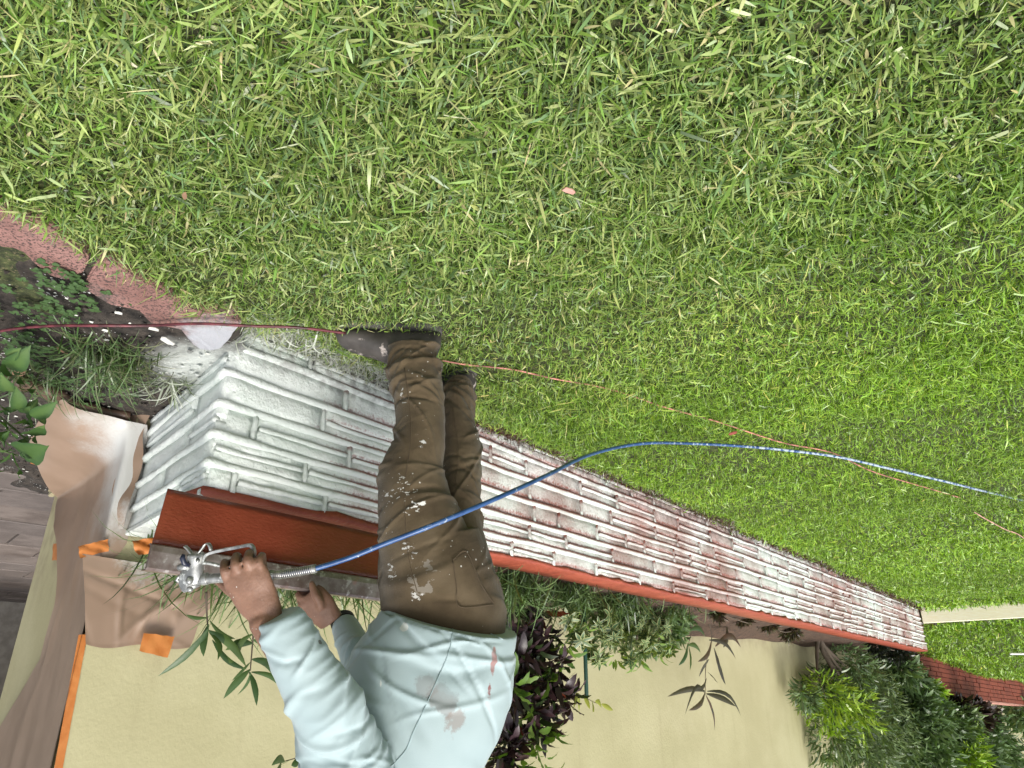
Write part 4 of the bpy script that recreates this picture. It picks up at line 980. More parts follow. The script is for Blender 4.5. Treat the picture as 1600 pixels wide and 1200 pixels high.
# tip: blue-black key and the two guard wings
tube('spray_tip', [at(296, 884, GT - .014), at(288, 880, GT - .020), at(285, 872, GT - .021), at(287, 866, GT - .020)], [.005, .0062, .0060, .0035], M_TIP, gun, 10)
tube('spray_tip', [at(280, 887, GT - .010), at(286, 885, GT - .012), at(296, 884, GT - .012)], [.0075, .0085, .008], M_ALU, gun, 12)
for wing in ([(300, 866), (294, 858), (289, 853)], [(309, 866), (317, 856), (322, 849), (327, 851), (330, 860)]):
    cp = catmull([at(a_, b_, GT - .004) for a_, b_ in wing], 12); V = []
    for q in cp:
        for (a_, b_) in ((-.0022, -.006), (.0022, -.006), (.0022, .006), (-.0022, .006)): V.append(Vector(q) + X * a_ + Vector((0, CP, -SP)) * b_)
    fs = [(i * 4 + j, i * 4 + (j + 1) % 4, (i + 1) * 4 + (j + 1) % 4, (i + 1) * 4 + j) for i in range(11) for j in range(4)] + [(3, 2, 1, 0), (44, 45, 46, 47)]
    link('tip_guard', bevel_mesh(V, fs, 0), M_ALU, gun)
# trigger guard: a bent flat bar
cp = catmull([at(a_, b_, GT + .002) for a_, b_ in ((318, 877), (322, 868), (332, 863), (350, 859), (372, 855), (388, 852), (394, 854), (397, 862), (397, 882), (398, 894))], 40); V = []
Tg = np.gradient(cp, axis=0); Tg /= np.linalg.norm(Tg, axis=1)[:, None]; vw = np.array((0, CP, -SP))
for q, t_ in zip(cp, Tg):
    n_ = np.cross(t_, vw)
    for (a_, b_) in ((-.0028, -.0065), (.0028, -.0065), (.0028, .0065), (-.0028, .0065)): V.append(q + n_ * a_ + vw * b_)
fs = [(i * 4 + j, i * 4 + (j + 1) % 4, (i + 1) * 4 + (j + 1) % 4, (i + 1) * 4 + j) for i in range(39) for j in range(4)] + [(3, 2, 1, 0), (156, 157, 158, 159)]
link('trigger_guard', bevel_mesh(V, fs, 0), M_ALU, gun, False)
tube('trigger', catmull([at(314, 880, GT), at(326, 880, GT), at(345, 884, GT + .004), at(372, 886, GT + .006)], 14), .0042, M_ALU, gun, 8)
tube('trigger_pivot', [at(309, 876, GT - .020), at(309, 876, GT - .013)], .0048, M_ALU, gun, 10)
# swivel and spring guard at the handle's end
M_SPR = simple('spring_steel', (.45, .44, .43), .35, .8, bump=0)
cp = catmull([at(424, 898, GT), at(445, 897, GT), at(468, 893, GT), at(490, 889, GT)], 240); V = []
T_ = np.gradient(cp, axis=0); T_ /= np.linalg.norm(T_, axis=1)[:, None]; hel = []
for i, (q, t_) in enumerate(zip(cp, T_)):
    a1_ = np.cross(t_, [0, 0, 1.0]); a1_ /= np.linalg.norm(a1_); a2_ = np.cross(t_, a1_); ph = i / 240 * 2 * math.pi * 22
    hel.append(q + .0088 * (a1_ * math.cos(ph) + a2_ * math.sin(ph)))
tube('spring_guard', hel, .0017, M_SPR, gun, 5)
tube('swivel', catmull([at(420, 898.5, GT), at(436, 898, GT), at(440, 897.5, GT)], 6), .0098, M_ALU, gun, 14)
tube('ferrule', catmull([at(486, 890, GT), at(494, 888, GT)][:2], 4), .0098, M_ALU, gun, 14)

# --- blue paint hose
k = NT('blue_hose'); p = k.pos(); c = k.mix(k.ss(k.noise(p, 30, 4), .3, .7), (.018, .055, .17), (.038, .10, .25)); sc_ = k.math('ADD', k.noise(p, 55, 4, .7), k.ss(k.dot(p, (-1, .3, 0)), .7, 2.6, 0, .17)); c = k.mix(k.ss(sc_, .60, .68), c, (.36, .43, .50)); k.base(c); k.rough(.32); M_HOSE = k.m
hp = [(430, 898, GT), (465, 893.5, GT), (490, 889, GT), (545, 872, 1.62), (600, 850, 1.63), (670, 823, 1.64), (740, 794, 1.68), (800, 768, 1.78), (860, 740, 1.98), (915, 713, 2.30)]
pts = [at(*q) for q in hp]
for (a_, b_, h_) in ((970, 698, .165), (1020, 692, .102), (1080, 693, .055), (1150, 696.5, .030), (1225, 703, .026), (1310, 714, .026), (1390, 732, .024), (1480, 753, .022), (1530, 765.5, .012), (1575, 776, -.022), (1660, 796, -.03)):
    q = gnd(a_, b_, h_ - (.028 if h_ < .1 else 0)); pts.append(q)
tag(tube('paint_hose', catmull(pts, 220), .0060, M_HOSE, None, 10), 'blue paint hose looping from the spray gun across the lawn', 'hose')

# --- thin dark red cable along the ground
M_CABLE = simple('red_cable', (.10, .022, .028), .4, var=.6, scale=30, bump=0); M_CORD = simple('pink_cord', (.42, .17, .14), .6, var=.6, scale=16, bump=0)
def ground_line(name, px, r, mat, label, cat, n=140, wig=.004):
    pts = [gnd(a_, b_, h_ - (.044 if 600 < px[0][0] < 1560 else 0)) for a_, b_, h_ in px]; cp = catmull(pts, n)
    cp[:, 2] += wig * .4 * np.sin(np.linspace(0, 2.2 * len(px), n))
    return tag(tube(name, cp, r, mat, None, 7), label, cat)
ground_line('cable', [(-120, 545, .05), (-20, 521, .06), (60, 511, .07), (150, 508, .07), (240, 509, .055), (320, 506, .06), (400, 509, .055), (470, 513, .05), (540, 520, .03)], .0042, M_CABLE, 'dark red cable stretched over the soil bed to the boot', 'cable')
ground_line('cord', [(690, 563, .024), (735, 570, .025), (800, 578, .025), (860, 590, .026), (930, 603, .024), (985, 618, .024), (1040, 636, .025), (1110, 656, .026), (1170, 675, .026), (1230, 693, .026), (1300, 708, .024), (1360, 735, .026), (1430, 757, .024), (1500, 778, .02)], .0030, M_CORD, 'faded pink cord trailing across the lawn under the blue hose', 'cord', 200)
ground_line('cord', [(1522, 800, .02), (1548, 815, .03), (1572, 828, .032), (1590, 834, .03), (1610, 848, .03), (1660, 880, .02)], .0036, simple('orange_cord', (.48, .27, .21), .5, var=.5), 'short faded cord at the lawn edge of the photo', 'cord', 40)
ground_line('white_pipe', [(1578, 1021.5, .52), (1600, 1021.5, .52), (1680, 1022, .53)], .012, simple('white_plastic', (.7, .7, .68), .4), 'thin white pipe lying on the far raised lawn', 'pipe', 10, 0)
# red plastic scrap and other litter on the lawn
def chip(px, py, z, sx, sy, mat, label, cat, ang=0.3, name='scrap'):
    c_ = gnd(px, py, z); ax_1 = Vector((math.cos(ang), math.sin(ang), .15)).normalized(); ay_1 = Z.cross(ax_1).normalized(); az_1 = ax_1.cross(ay_1)
    prof_ = [(-.5, -.35), (-.1, -.5), (.42, -.38), (.5, .2), (.2, .5), (-.35, .42)]; V = []
    for h_ in (-.0015, .0015):
        for (a_, b_) in prof_: V.append(c_ + ax_1 * a_ * sx + ay_1 * b_ * sy + az_1 * (h_ + .10 * sx * (a_ * a_ - .1)))
    fs = [tuple(range(5, -1, -1)), tuple(range(6, 12))] + [(i, (i + 1) % 6, 6 + (i + 1) % 6, 6 + i) for i in range(6)]
    return tag(link(name, bevel_mesh(V, fs, 0), mat, None, False), label, cat)
chip(1145, 677, .012, .035, .03, simple('red_scrap', (.22, .05, .035), .6), 'small dark red scrap on the lawn beside the pink cord', 'scrap')
chip(889, 298, .008, .028, .014, simple('pink_scrap', (.62, .33, .27), .6), 'tiny pink scrap lying in the middle of the lawn', 'scrap', 2.8)
M_CHIP = simple('white_chip', (.66, .66, .61), .6)
chip(262, 533, .05, .020, .050, M_CHIP, 'largest curled white paint flake beside the dark red cable', 'paint flake', .35, 'paint_flake')
chip(240, 514, .045, .03, .016, M_CHIP, 'white paint flake half under the dark red cable', 'paint flake', 2.9, 'paint_flake')
chip(185, 489, .035, .022, .012, M_CHIP, 'small white paint flake against the pink edging stone', 'paint flake', 3.0, 'paint_flake')
# small clods and flecks over the soil: nobody could count them
n = 2600; xs = RNG.uniform(.85, 2.6, n); ys = RNG.uniform(.4, 3.3, n); V, fs, lt = [], [], []
okk = (xs > np.interp(ys, XB_Y, XB_X) + .05); xs, ys = xs[okk], ys[okk]
cl, fl = ([], []), ([], [])
for x_, y_ in zip(xs, ys):
    wh = random.random() < .24; r_ = random.uniform(.003, .011) * (.75 if wh else 1); dst = fl if wh else cl; b0 = len(dst[0])
    z_ = .010 + .014 * float(vnoise(x_, y_, 9, 5)); sq = .25 if wh else .7
    for (a_, b_, c_) in ((1, 0, 0), (0, 1, 0), (-1, 0, 0), (0, -1, 0), (0, 0, 1), (0, 0, -1)):
        dst[0].append((x_ + a_ * r_ * random.uniform(.6, 1.5), y_ + b_ * r_ * random.uniform(.6, 1.5), z_ + r_ * sq + c_ * r_ * sq))
    dst[1].extend([(b0 + i, b0 + (i + 1) % 4, b0 + 4) for i in range(4)] + [(b0 + (i + 1) % 4, b0 + i, b0 + 5) for i in range(4)])
tag(link('soil_clods', mesh_from(*cl), M_SOIL, None, False), 'loose crumbs of dark soil scattered over the bed', 'soil', kind='stuff')
tag(link('paint_flecks', mesh_from(*fl), M_CHIP, None, False), 'tiny white paint flecks scattered over the soil bed', 'paint flecks', kind='stuff')
# ================================================================== PLANTS
def PP(px, py, off): return on_plane(px, py, C0 + N * off, N)
def leaf_mat(name, cols, rough=.42, trans=.25, vein=None, spec=.5):
    k = NT(name); oi = k.n('ObjectInfo').outputs['Random']; p = k.pos()
    rp = k.n('ValToRGB'); els = rp.color_ramp.elements; rp.color_ramp.interpolation = 'LINEAR'
    els[0].color = (*cols[0], 1); els[1].color = (*cols[-1], 1)
    for i, c_ in enumerate(cols[1:-1]): e = els.new((i + 1) / (len(cols) - 1)); e.color = (*c_, 1)
    k.l(k.math('FRACT', k.math('ADD', oi, k.math('MULTIPLY', k.noise(p, 9, 2), .9))), rp.inputs[0]); c = rp.outputs[0]
    if vein:
        uv = k.n('UVMap', uv_map='uv'); u = k.math('ABSOLUTE', k.math('SUBTRACT', k.sep(uv.outputs[0])[0], .5))
        c = k.mix(k.ss(k.math('ADD', u, k.math('MULTIPLY', k.math('SUBTRACT', k.noise(p, 60, 3), .5), .35)), vein[1], vein[2]), c, vein[0])
    k.base(c); k.rough(rough); k.spec(spec)
    tr = k.n('BsdfTranslucent'); k.l(k.mix(1.0, c, (1.2, 1.3, .6), 'MULTIPLY'), tr.inputs[0]); ms = k.n('MixShader'); ms.inputs[0].default_value = trans
    k.l(k.b.outputs[0], ms.inputs[1]); k.l(tr.outputs[0], ms.inputs[2]); k.l(ms.outputs[0], k.out.inputs[0]); k.bump(k.noise(p, 70, 3), .25, .003)
    return k.m
M_NARROW = leaf_mat('narrow_leaf', [(.035, .075, .026), (.060, .115, .036), (.085, .140, .040)])
M_BRONZE = leaf_mat('bronze_leaf', [(.045, .040, .030), (.070, .066, .042), (.10, .055, .035)])
M_PURPLE = leaf_mat('purple_leaf', [(.022, .013, .018), (.040, .022, .027), (.060, .028, .032)], .38, .1)
M_CGREEN = leaf_mat('croton_green', [(.055, .12, .022), (.10, .18, .030), (.13, .20, .04)])
M_CRED = leaf_mat('croton_red', [(.16, .022, .022), (.20, .05, .02)])
M_VARI = leaf_mat('variegated_leaf', [(.060, .115, .055), (.085, .15, .06), (.11, .17, .05)], .38, .25, ((.42, .44, .20), .26, .44))
M_WEED = leaf_mat('weed_leaf', [(.050, .105, .026), (.075, .145, .038), (.115, .185, .055)], .6, .25, ((.045, .10, .03), .10, .50), .35)
M_STEM = simple('woody_stem', (.085, .065, .045), .85); M_GSTEM = simple('green_stem', (.07, .10, .035), .7)

def leaf_data(L, W, seg=6, droop=.5, fold=.25, tip=1.3, wavy=0.0):
    """leaf lying along +X, face up +Z, bending down towards the tip"""
    V, F_, UV = [], [], []; x = z = 0; ang = 0.0
    for i in range(seg + 1):
        f = i / seg; w = W * .5 * (math.sin(math.pi * min(1, f ** .82 * .97 + .03))) ** (1 / tip) if f < 1 else W * .02
        if i: ang = droop * f; x += L / seg * math.cos(ang); z -= L / seg * math.sin(ang)
        wv = wavy * W * math.sin(f * 17)
        V += [(x, -w, z + fold * w + wv), (x, 0, z), (x, w, z + fold * w - wv)]; UV += [(0, f), (.5, f), (1, f)]
    for i in range(seg):
        a = i * 3; F_ += [(a, a + 1, a + 4, a + 3), (a + 1, a + 2, a + 5, a + 4)]
    return V, F_, UV
def leaf_mesh(name, *a, **kw):
    V, F_, UV = leaf_data(*a, **kw); m = mesh_from(V, F_, name); ul = m.uv_layers.new(name='uv')
    for lp in m.loops: ul.data[lp.index].uv = UV[lp.vertex_index]
    return m
def frame(d, up=Z, roll=0.0):
    d = Vector(d).normalized(); s_ = Vector(up).cross(d)
    if s_.length < 1e-4: s_ = X.copy()
    s_.normalize(); u_ = d.cross(s_); c_, n_ = math.cos(roll), math.sin(roll)
    s2, u2 = s_ * c_ + u_ * n_, u_ * c_ - s_ * n_
    return Matrix(((d.x, s2.x, u2.x), (d.y, s2.y, u2.y), (d.z, s2.z, u2.z))).to_4x4()
def leaf_obj(me, mat, base, d, scale, parent, roll=0.0, name='leaf'):
    o = bpy.data.objects.new(name, me); C.objects.link(o)
    if len(me.materials) == 0: me.materials.append(mat)
    mw = Matrix.Translation(base) @ frame(d, Z, roll) @ Matrix.Diagonal((scale, scale, scale, 1))
    if parent is not None: o.parent = parent; mw = parent.matrix_basis.inverted() @ mw
    o.matrix_basis = mw
    for p_ in me.polygons: p_.use_smooth = True
    return o
def plant_root(name, loc, label, cat='plant', group=None):
    o = empty(name, loc); bpy.context.view_layer.update(); return tag(o, label, cat, group)

def strap_tuft(name, loc, n, Lr, W, spread, label, cols, up=.5, cat='plant', group=None, levels=7, seed=1, zr=.02):
    """grassy clump: many thin arching straps joined as one foliage part"""
    r = np.random.default_rng(seed); root = plant_root(name, loc, label, cat, group)
    px = loc.x + r.normal(0, spread[0], n); py = loc.y + r.normal(0, spread[1], n); pz = np.full(n, loc.z) + r.uniform(-zr, 0, n)
    cc = np.array(cols)[r.integers(0, len(cols), n)] * r.uniform(.7, 1.3, (n, 1))
    m = blade_mesh('straps', px, py, pz, r.uniform(0, 6.283, n), r.uniform(*Lr, n), r.uniform(.6, 1.3, n) * W, np.abs(r.normal(up * .5, .3, n)), r.uniform(.5, 2.3, n), cc, levels, r.normal(0, .35, n))
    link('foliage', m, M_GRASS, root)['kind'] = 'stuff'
    return root
STRAP = [(.075, .135, .040), (.110, .180, .060), (.150, .215, .085), (.055, .095, .034)]
def along(s, q, z): P_ = C0 + D * s + N * q; return Vector((P_.x, P_.y, z))

# grassy clumps behind the wall: seen between the arms, and beside the trousers
spots = [(.33, .50, 'grassy strap-leaved clump under the spray gun behind the shield', .42, 220), (.55, .50, 'dense strap-leaved clump behind the left hand and watch', .46, 300), (.85, .46, 'strap-leaved clump between the shirt front and the shield', .46, 240),
         (1.42, .40, 'fine strap-leaved clump right beside the trousers seat', .36, 330), (1.80, .36, 'fine strap-leaved clump spilling over the coping by the dark plant', .34, 330), (2.25, .34, 'low strap-leaved clump at the foot of the green stake', .27, 240), (2.80, .34, 'low strap-leaved clump below the variegated shrub', .24, 200), (3.45, .36, 'small strap-leaved clump left of the bronze leaved stem', .2, 90)]
for i, (s__, q_, lb, L_, n_) in enumerate(spots):
    strap_tuft('strap_plant', along(s__, q_, .44), n_, (L_ * .5, L_ * 1.1), .0075, (.09, .07), lb, STRAP, .55, group='strap-leaved clumps along the planter', seed=60 + i)

def whorl_plant(name, stem_px, leaves, off, mat, label, W=.0105, stem_mat=None, rs=.004, seg=7):
    root = plant_root(name, PP(*stem_px[0], off), label); st = [PP(a_, b_, off + .02 * i_) for i_, (a_, b_) in enumerate(stem_px)]
    tube('stem', catmull(st, 18), np.linspace(rs, rs * .55, 18), stem_mat or M_STEM, root, 7)
    r = random.Random(hash(label) % 999 if False else len(label))
    for (bx, by, tx, ty, w_, bow) in leaves:
        b, t_ = PP(bx, by, off + r.uniform(-.02, .03)), PP(tx, ty, off + r.uniform(-.10, .10)); ax_1 = (t_ - b); L_ = ax_1.length; ax_1.normalize()
        sdv = ax_1.cross(N).normalized(); V, fs, uv = [], [], []
        for i in range(seg + 1):
            f = i / seg; w = w_ * W * math.sin(math.pi * min(1, f * .96 + .04)) ** .8
            mid = b + ax_1 * (L_ * f) + sdv * (bow * L_ * math.sin(math.pi * f)) - N * (.06 * L_ * math.sin(math.pi * f))
            tilt = r.uniform(-.1, .1); V += [mid - sdv * w + N * w * .35, mid, mid + sdv * w + N * w * (.35 + tilt)]; uv += [(0, f), (.5, f), (1, f)]
        for i in range(seg): a = i * 3; fs += [(a, a + 1, a + 4, a + 3), (a + 1, a + 2, a + 5, a + 4)]
        m = mesh_from(V, fs, 'leaf'); ul = m.uv_layers.new(name='uv')
        for lp in m.loops: ul.data[lp.index].uv = uv[lp.vertex_index]
        link('leaf', m, mat, root)
    return root
whorl_plant('narrow_leaf_plant', [(322, 925), (323, 955), (325, 985)], [(325, 983, 246, 1057, 1.1, .06), (325, 985, 318, 1026, 1.2, -.1), (326, 985, 385, 1042, 1.3, .06), (327, 988, 340, 1032, .9, .2), (326, 975, 304, 1010, .9, .1), (328, 970, 368, 998, .8, -.1), (332, 1000, 386, 1046, .9, -.12), (323, 965, 290, 960, .6, .1)], .40, M_NARROW, 'long narrow leaved stem reaching over the crumpled film')
whorl_plant('narrow_leaf_plant', [(398, 940), (396, 985), (394, 1012), (391, 1048)], [(391, 1046, 349, 1092, 1.3, -.05), (390, 1050, 401, 1103, 1.1, .05), (393, 1050, 446, 1083, .9, .12), (394, 1030, 430, 1061, 1.3, .1), (391, 1035, 362, 1064, .5, 0), (395, 1005, 352, 1016, 1.4, -.12), (396, 1000, 425, 1018, 1.2, .1), (396, 990, 372, 1030, 1.0, -.25), (396, 985, 440, 1000, .9, -.1), (391, 1052, 371, 1086, .6, .1)], .44, M_NARROW, 'narrow leaved stem ending in a whorl against the yellow wall')
whorl_plant('bronze_leaf_plant', [(1108, 972), (1112, 1000), (1103, 1040), (1102, 1085)], [(1102, 1080, 1042, 1089, 2.0, -.06), (1102, 1082, 1076, 1110, 2.0, .05), (1103, 1086, 1070, 1118, 1.6, -.2), (1103, 1086, 1117, 1142, 1.8, .02), (1104, 1084, 1150, 1104, 2.2, .04), (1105, 1080, 1158, 1119, 1.6, .12), (1106, 1050, 1122, 1068, 2.2, -.1), (1118, 1010, 1158, 1012, 2.6, .15), (1116, 1012, 1134, 1070, 3.0, -.1), (1112, 1000, 1090, 1034, 2.0, .1), (1136, 975, 1130, 1012, 3.0, .05), (1108, 1000, 1150, 1030, 1.8, .1), (1104, 1060, 1085, 1075, 1.5, .1), (1108, 1030, 1092, 1058, 1.6, -.1)], .48, M_BRONZE, 'bronze leaved stem with drooping whorl standing against bare yellow wall', .0095)
whorl_plant('bronze_leaf_plant', [(1075, 955), (1080, 985), (1075, 1010)], [(1075, 1005, 1060, 1040, 1.8, .1), (1075, 1008, 1095, 1020, 1.8, .1), (1078, 990, 1052, 1002, 1.8, -.1), (1078, 985, 1102, 996, 2.0, .1), (1076, 1008, 1078, 1048, 1.5, .05)], .44, M_NARROW, 'short green leaved stem beside the variegated shrub', .010)
whorl_plant('twig_plant', [(880, 1075), (905, 1085), (930, 1098), (952, 1104)], [(900, 1082, 905, 1112, 1.2, .1), (912, 1088, 922, 1108, 1.2, .1), (930, 1096, 940, 1106, 1.0, .2), (905, 1084, 896, 1108, 1.0, -.1), (940, 1100, 958, 1110, 1.0, 0), (925, 1094, 926, 1112, 1.0, .1)], .40, leaf_mat('yellow_green', [(.26, .30, .05), (.34, .36, .07)]), 'thin twig with yellow-green leaflets beside the stake top', .014, rs=.0025)
whorl_plant('twig_plant', [(490, 1178), (465, 1184), (435, 1192)], [(470, 1183, 455, 1196, 1, .1), (452, 1188, 432, 1198, 1, .1), (445, 1190, 424, 1196, 1, -.1), (440, 1191, 430, 1205, 1, .1)], .52, M_NARROW, 'thin twig poking out behind the sleeve at the frame edge', .014, rs=.0025)

def leafy(root, me_list, mats_w, anchors, n, rr, L_sc, parent=None, seed=0, upb=.3, name='leaf'):
    """scatter single leaves round anchor points (centre, radius)"""
    r = random.Random(seed)
    for i in range(n):
        c_, rad = anchors[r.randrange(len(anchors))]
        d = Vector((r.gauss(0, 1), r.gauss(0, 1), r.gauss(upb, .8))).normalized()
        b = c_ + d * rad * r.uniform(.15, 1.0) ** .6
        mt = r.choices(range(len(mats_w)), [w for _, w in mats_w])[0]
        me = me_list[mt][r.randrange(len(me_list[mt]))]
        dd = (d + Vector((r.gauss(0, .35), r.gauss(0, .35), r.gauss(.1, .35)))).normalized()
        leaf_obj(me, mats_w[mt][0], b, dd, L_sc * r.uniform(.7, 1.25), root, r.uniform(-.9, .9), name)
# dark purple croton with green tips, close behind the person
cro = plant_root('croton_plant', along(1.33, .42, .44), 'dark purple leaved shrub with green tips right behind the shirt back')
def croton_meshes(): return [leaf_mesh('leaf', .085, .030, seg=6, droop=dr, fold=.3, tip=1.5, wavy=.10) for dr in (.3, .9, 1.4)]
cm = [croton_meshes(), croton_meshes(), croton_meshes()]
stems = [[(790, 905), (800, 960), (806, 1030), (800, 1100), (795, 1165)], [(825, 905), (832, 960), (842, 1020), (850, 1080), (868, 1085)], [(818, 905), (818, 980), (822, 1060), (826, 1130), (838, 1185)]]
for st in stems: tube('stem', catmull([PP(a_, b_, .46) for a_, b_ in st], 20), np.linspace(.010, .004, 20), M_STEM, cro, 7)
A_p = [(PP(a_, b_, o_), r_ * .0022) for a_, b_, o_, r_ in ((842, 955, .44, 22), (812, 985, .46, 30), (846, 1000, .45, 34), (815, 1030, .44, 40), (858, 1040, .46, 38), (800, 1075, .44, 44), (845, 1085, .46, 44), (878, 1088, .44, 26), (812, 1120, .46, 44), (845, 1128, .46, 30), (790, 1160, .46, 34), (820, 1060, .5, 40), (780, 1180, .44, 22))]
leafy(cro, cm, [(M_PURPLE, .88), (M_CGREEN, .08), (M_CRED, .04)], A_p, 300, 1, 1.25, seed=4, upb=.2)
A_g = [(PP(a_, b_, o_), r_ * .0022) for a_, b_, o_, r_ in ((862, 1040, .38, 30), (835, 1150, .40, 34), (860, 1130, .42, 26), (805, 1170, .38, 26), (845, 1185, .42, 30), (800, 1065, .36, 22), (880, 1020, .42, 24), (826, 1090, .36, 30))]
leafy(cro, [croton_meshes()], [(M_CGREEN, 1)], A_g, 60, 1, 1.2, seed=9, upb=.7)
# variegated umbrella shrub
va = plant_root('variegated_shrub', along(2.5, .46, .44), 'variegated green and cream umbrella-leaved shrub beyond the green stake')
def compound():
    V, F_, UV = [], [], []
    for i in range(7):
        v, f, u = leaf_data(.075 * random.uniform(.85, 1.1), .024, 5, .45, .2, 1.6); a = 2 * math.pi * i / 7 + random.uniform(-.1, .1); b0 = len(V); el = .35 + random.uniform(-.15, .15)
        for (x_, y_, z_) in v:
            x2, z2 = x_ * math.cos(el) - z_ * math.sin(el), x_ * math.sin(el) + z_ * math.cos(el); V.append((z2, x2 * math.cos(a) - y_ * math.sin(a), x2 * math.sin(a) + y_ * math.cos(a)))
        F_ += [tuple(b0 + t_ for t_ in ff_) for ff_ in f]; UV += u
    m = mesh_from(V, F_, 'leaf'); ul = m.uv_layers.new(name='uv')
    for lp in m.loops: ul.data[lp.index].uv = UV[lp.vertex_index]
    return m
comp = [[compound() for _ in range(5)]]
A_v = [(PP(a_, b_, o_), r_ * .0030) for a_, b_, o_, r_ in ((890, 965, .36, 18), (905, 990, .38, 22), (940, 962, .36, 22), (960, 985, .42, 28), (990, 965, .38, 26), (1010, 1000, .42, 28), (1030, 975, .40, 24), (985, 1020, .42, 22), (935, 1015, .40, 22), (1040, 1010, .44, 20), (1000, 990, .36, 30))]
leafy(va, comp, [(M_VARI, 1)], A_v, 150, 1, .82, seed=13, upb=.5)
for (a_, b_) in ((905, 985), (950, 990), (995, 1000), (1030, 1000)): tube('stem', catmull([PP(a_ + 10, 915, .44), PP(a_ + 3, 950, .44), PP(a_, b_, .42)], 10), .006, M_STEM, va, 6)
M_CLIME = leaf_mat('fresh_leaf', [(.10, .20, .03), (.16, .26, .04), (.20, .28, .06)])
fr = plant_root('fresh_leaf_plant', along(2.62, .40, .44), 'light green whorled plant in front of the variegated shrub')
cmf = [[leaf_mesh('leaf', .07, .020, seg=5, droop=d_, fold=.25) for d_ in (.3, .8)]]
tube('stem', catmull([PP(985, 925, .40), PP(990, 970, .40), PP(985, 1015, .40)], 10), .005, M_GSTEM, fr, 6)
leafy(fr, cmf, [(M_CLIME, 1)], [(PP(a_, b_, .34), .05) for a_, b_ in ((905, 960), (912, 985), (1000, 1030), (1030, 1020), (960, 1020), (1045, 1000), (880, 1000))], 70, 1, .95, seed=17, upb=.6)

# green steel stake
tag(tube('garden_stake', [PP(913, 930, .42), PP(914, 1010, .42), PP(916.5, 1086, .42), PP(917, 1092, .42)], [.011, .011, .011, .006], simple('green_steel', (.012, .05, .035), .4), None, 10), 'dark green metal stake standing in the planter', 'stake')

# --- bushes: leaves joined into foliage masses with lobes, on real branches
def leaf_cloud(name, lobes, per, L, W, cols, parent, seed, mat=M_GRASS, upb=.6, droop=.7):
    r = np.random.default_rng(seed); px, py, pz, az, th, cc, LL = [], [], [], [], [], [], []
    tot = sum(l_[1] ** 2 for l_ in lobes)
    for (c_, rad, sq, ci) in lobes:
        n = int(per * rad * rad / tot); d = r.normal(0, 1, (n, 3)); d /= np.linalg.norm(d, axis=1)[:, None]
        rr = rad * r.uniform(.2, 1.0, n) ** .5 * (1 + .34 * vnoise(d[:, 0] * 3, d[:, 1] * 3 + d[:, 2] * 2.3, 1.6, seed + 5))
        q = d * rr[:, None] * np.array([1, 1, sq]); px.append(c_.x + q[:, 0]); py.append(c_.y + q[:, 1]); pz.append(c_.z + q[:, 2])
        az.append(np.arctan2(d[:, 1], d[:, 0]) + r.normal(0, .7, n)); th.append((np.arccos(np.clip(d[:, 2] * .7 + upb * .5, -1, 1)) + r.normal(0, .4, n)).clip(.05, 2.4))
        base = np.array(cols[ci])[r.integers(0, len(cols[ci]), n)]; cc.append(base * r.uniform(.6, 1.4, (n, 1))); LL.append(r.uniform(.7, 1.3, n))
    px, py, pz, az, th, LL = map(np.concatenate, (px, py, pz, az, th, LL)); cc = np.vstack(cc); n = len(px)
    m = blade_mesh(name, px, py, pz, az, L * LL, W * LL, th - droop * .5, np.full(n, droop) * r.uniform(.4, 1.5, n), cc, 4, r.normal(0, .8, n))
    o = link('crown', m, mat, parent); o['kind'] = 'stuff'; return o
DK = [(.080, .140, .052), (.115, .185, .072), (.150, .220, .095)]; OL = [(.135, .195, .080), (.175, .24, .10), (.095, .15, .065)]; LI = [(.25, .40, .035), (.33, .46, .05), (.20, .34, .03)]; PU = [(.035, .022, .022), (.055, .035, .03)]
BO = .56
leaf_cloud('leaves', [(c_, r_ * 1.1, 1.0, 0) for c_, r_ in A_p], 650, .085, .026, [[(.016, .010, .014), (.030, .018, .021), (.05, .024, .028), (.03, .05, .016)]], cro, 66)
def lobe(px, py, rpx, ci, off=BO, sq=1.0):
    c_ = PP(px, py, off); t_ = (c_ - CAM).dot(Vector((0, CP, -SP))); return (c_, rpx * t_ / F_PX, sq, ci)
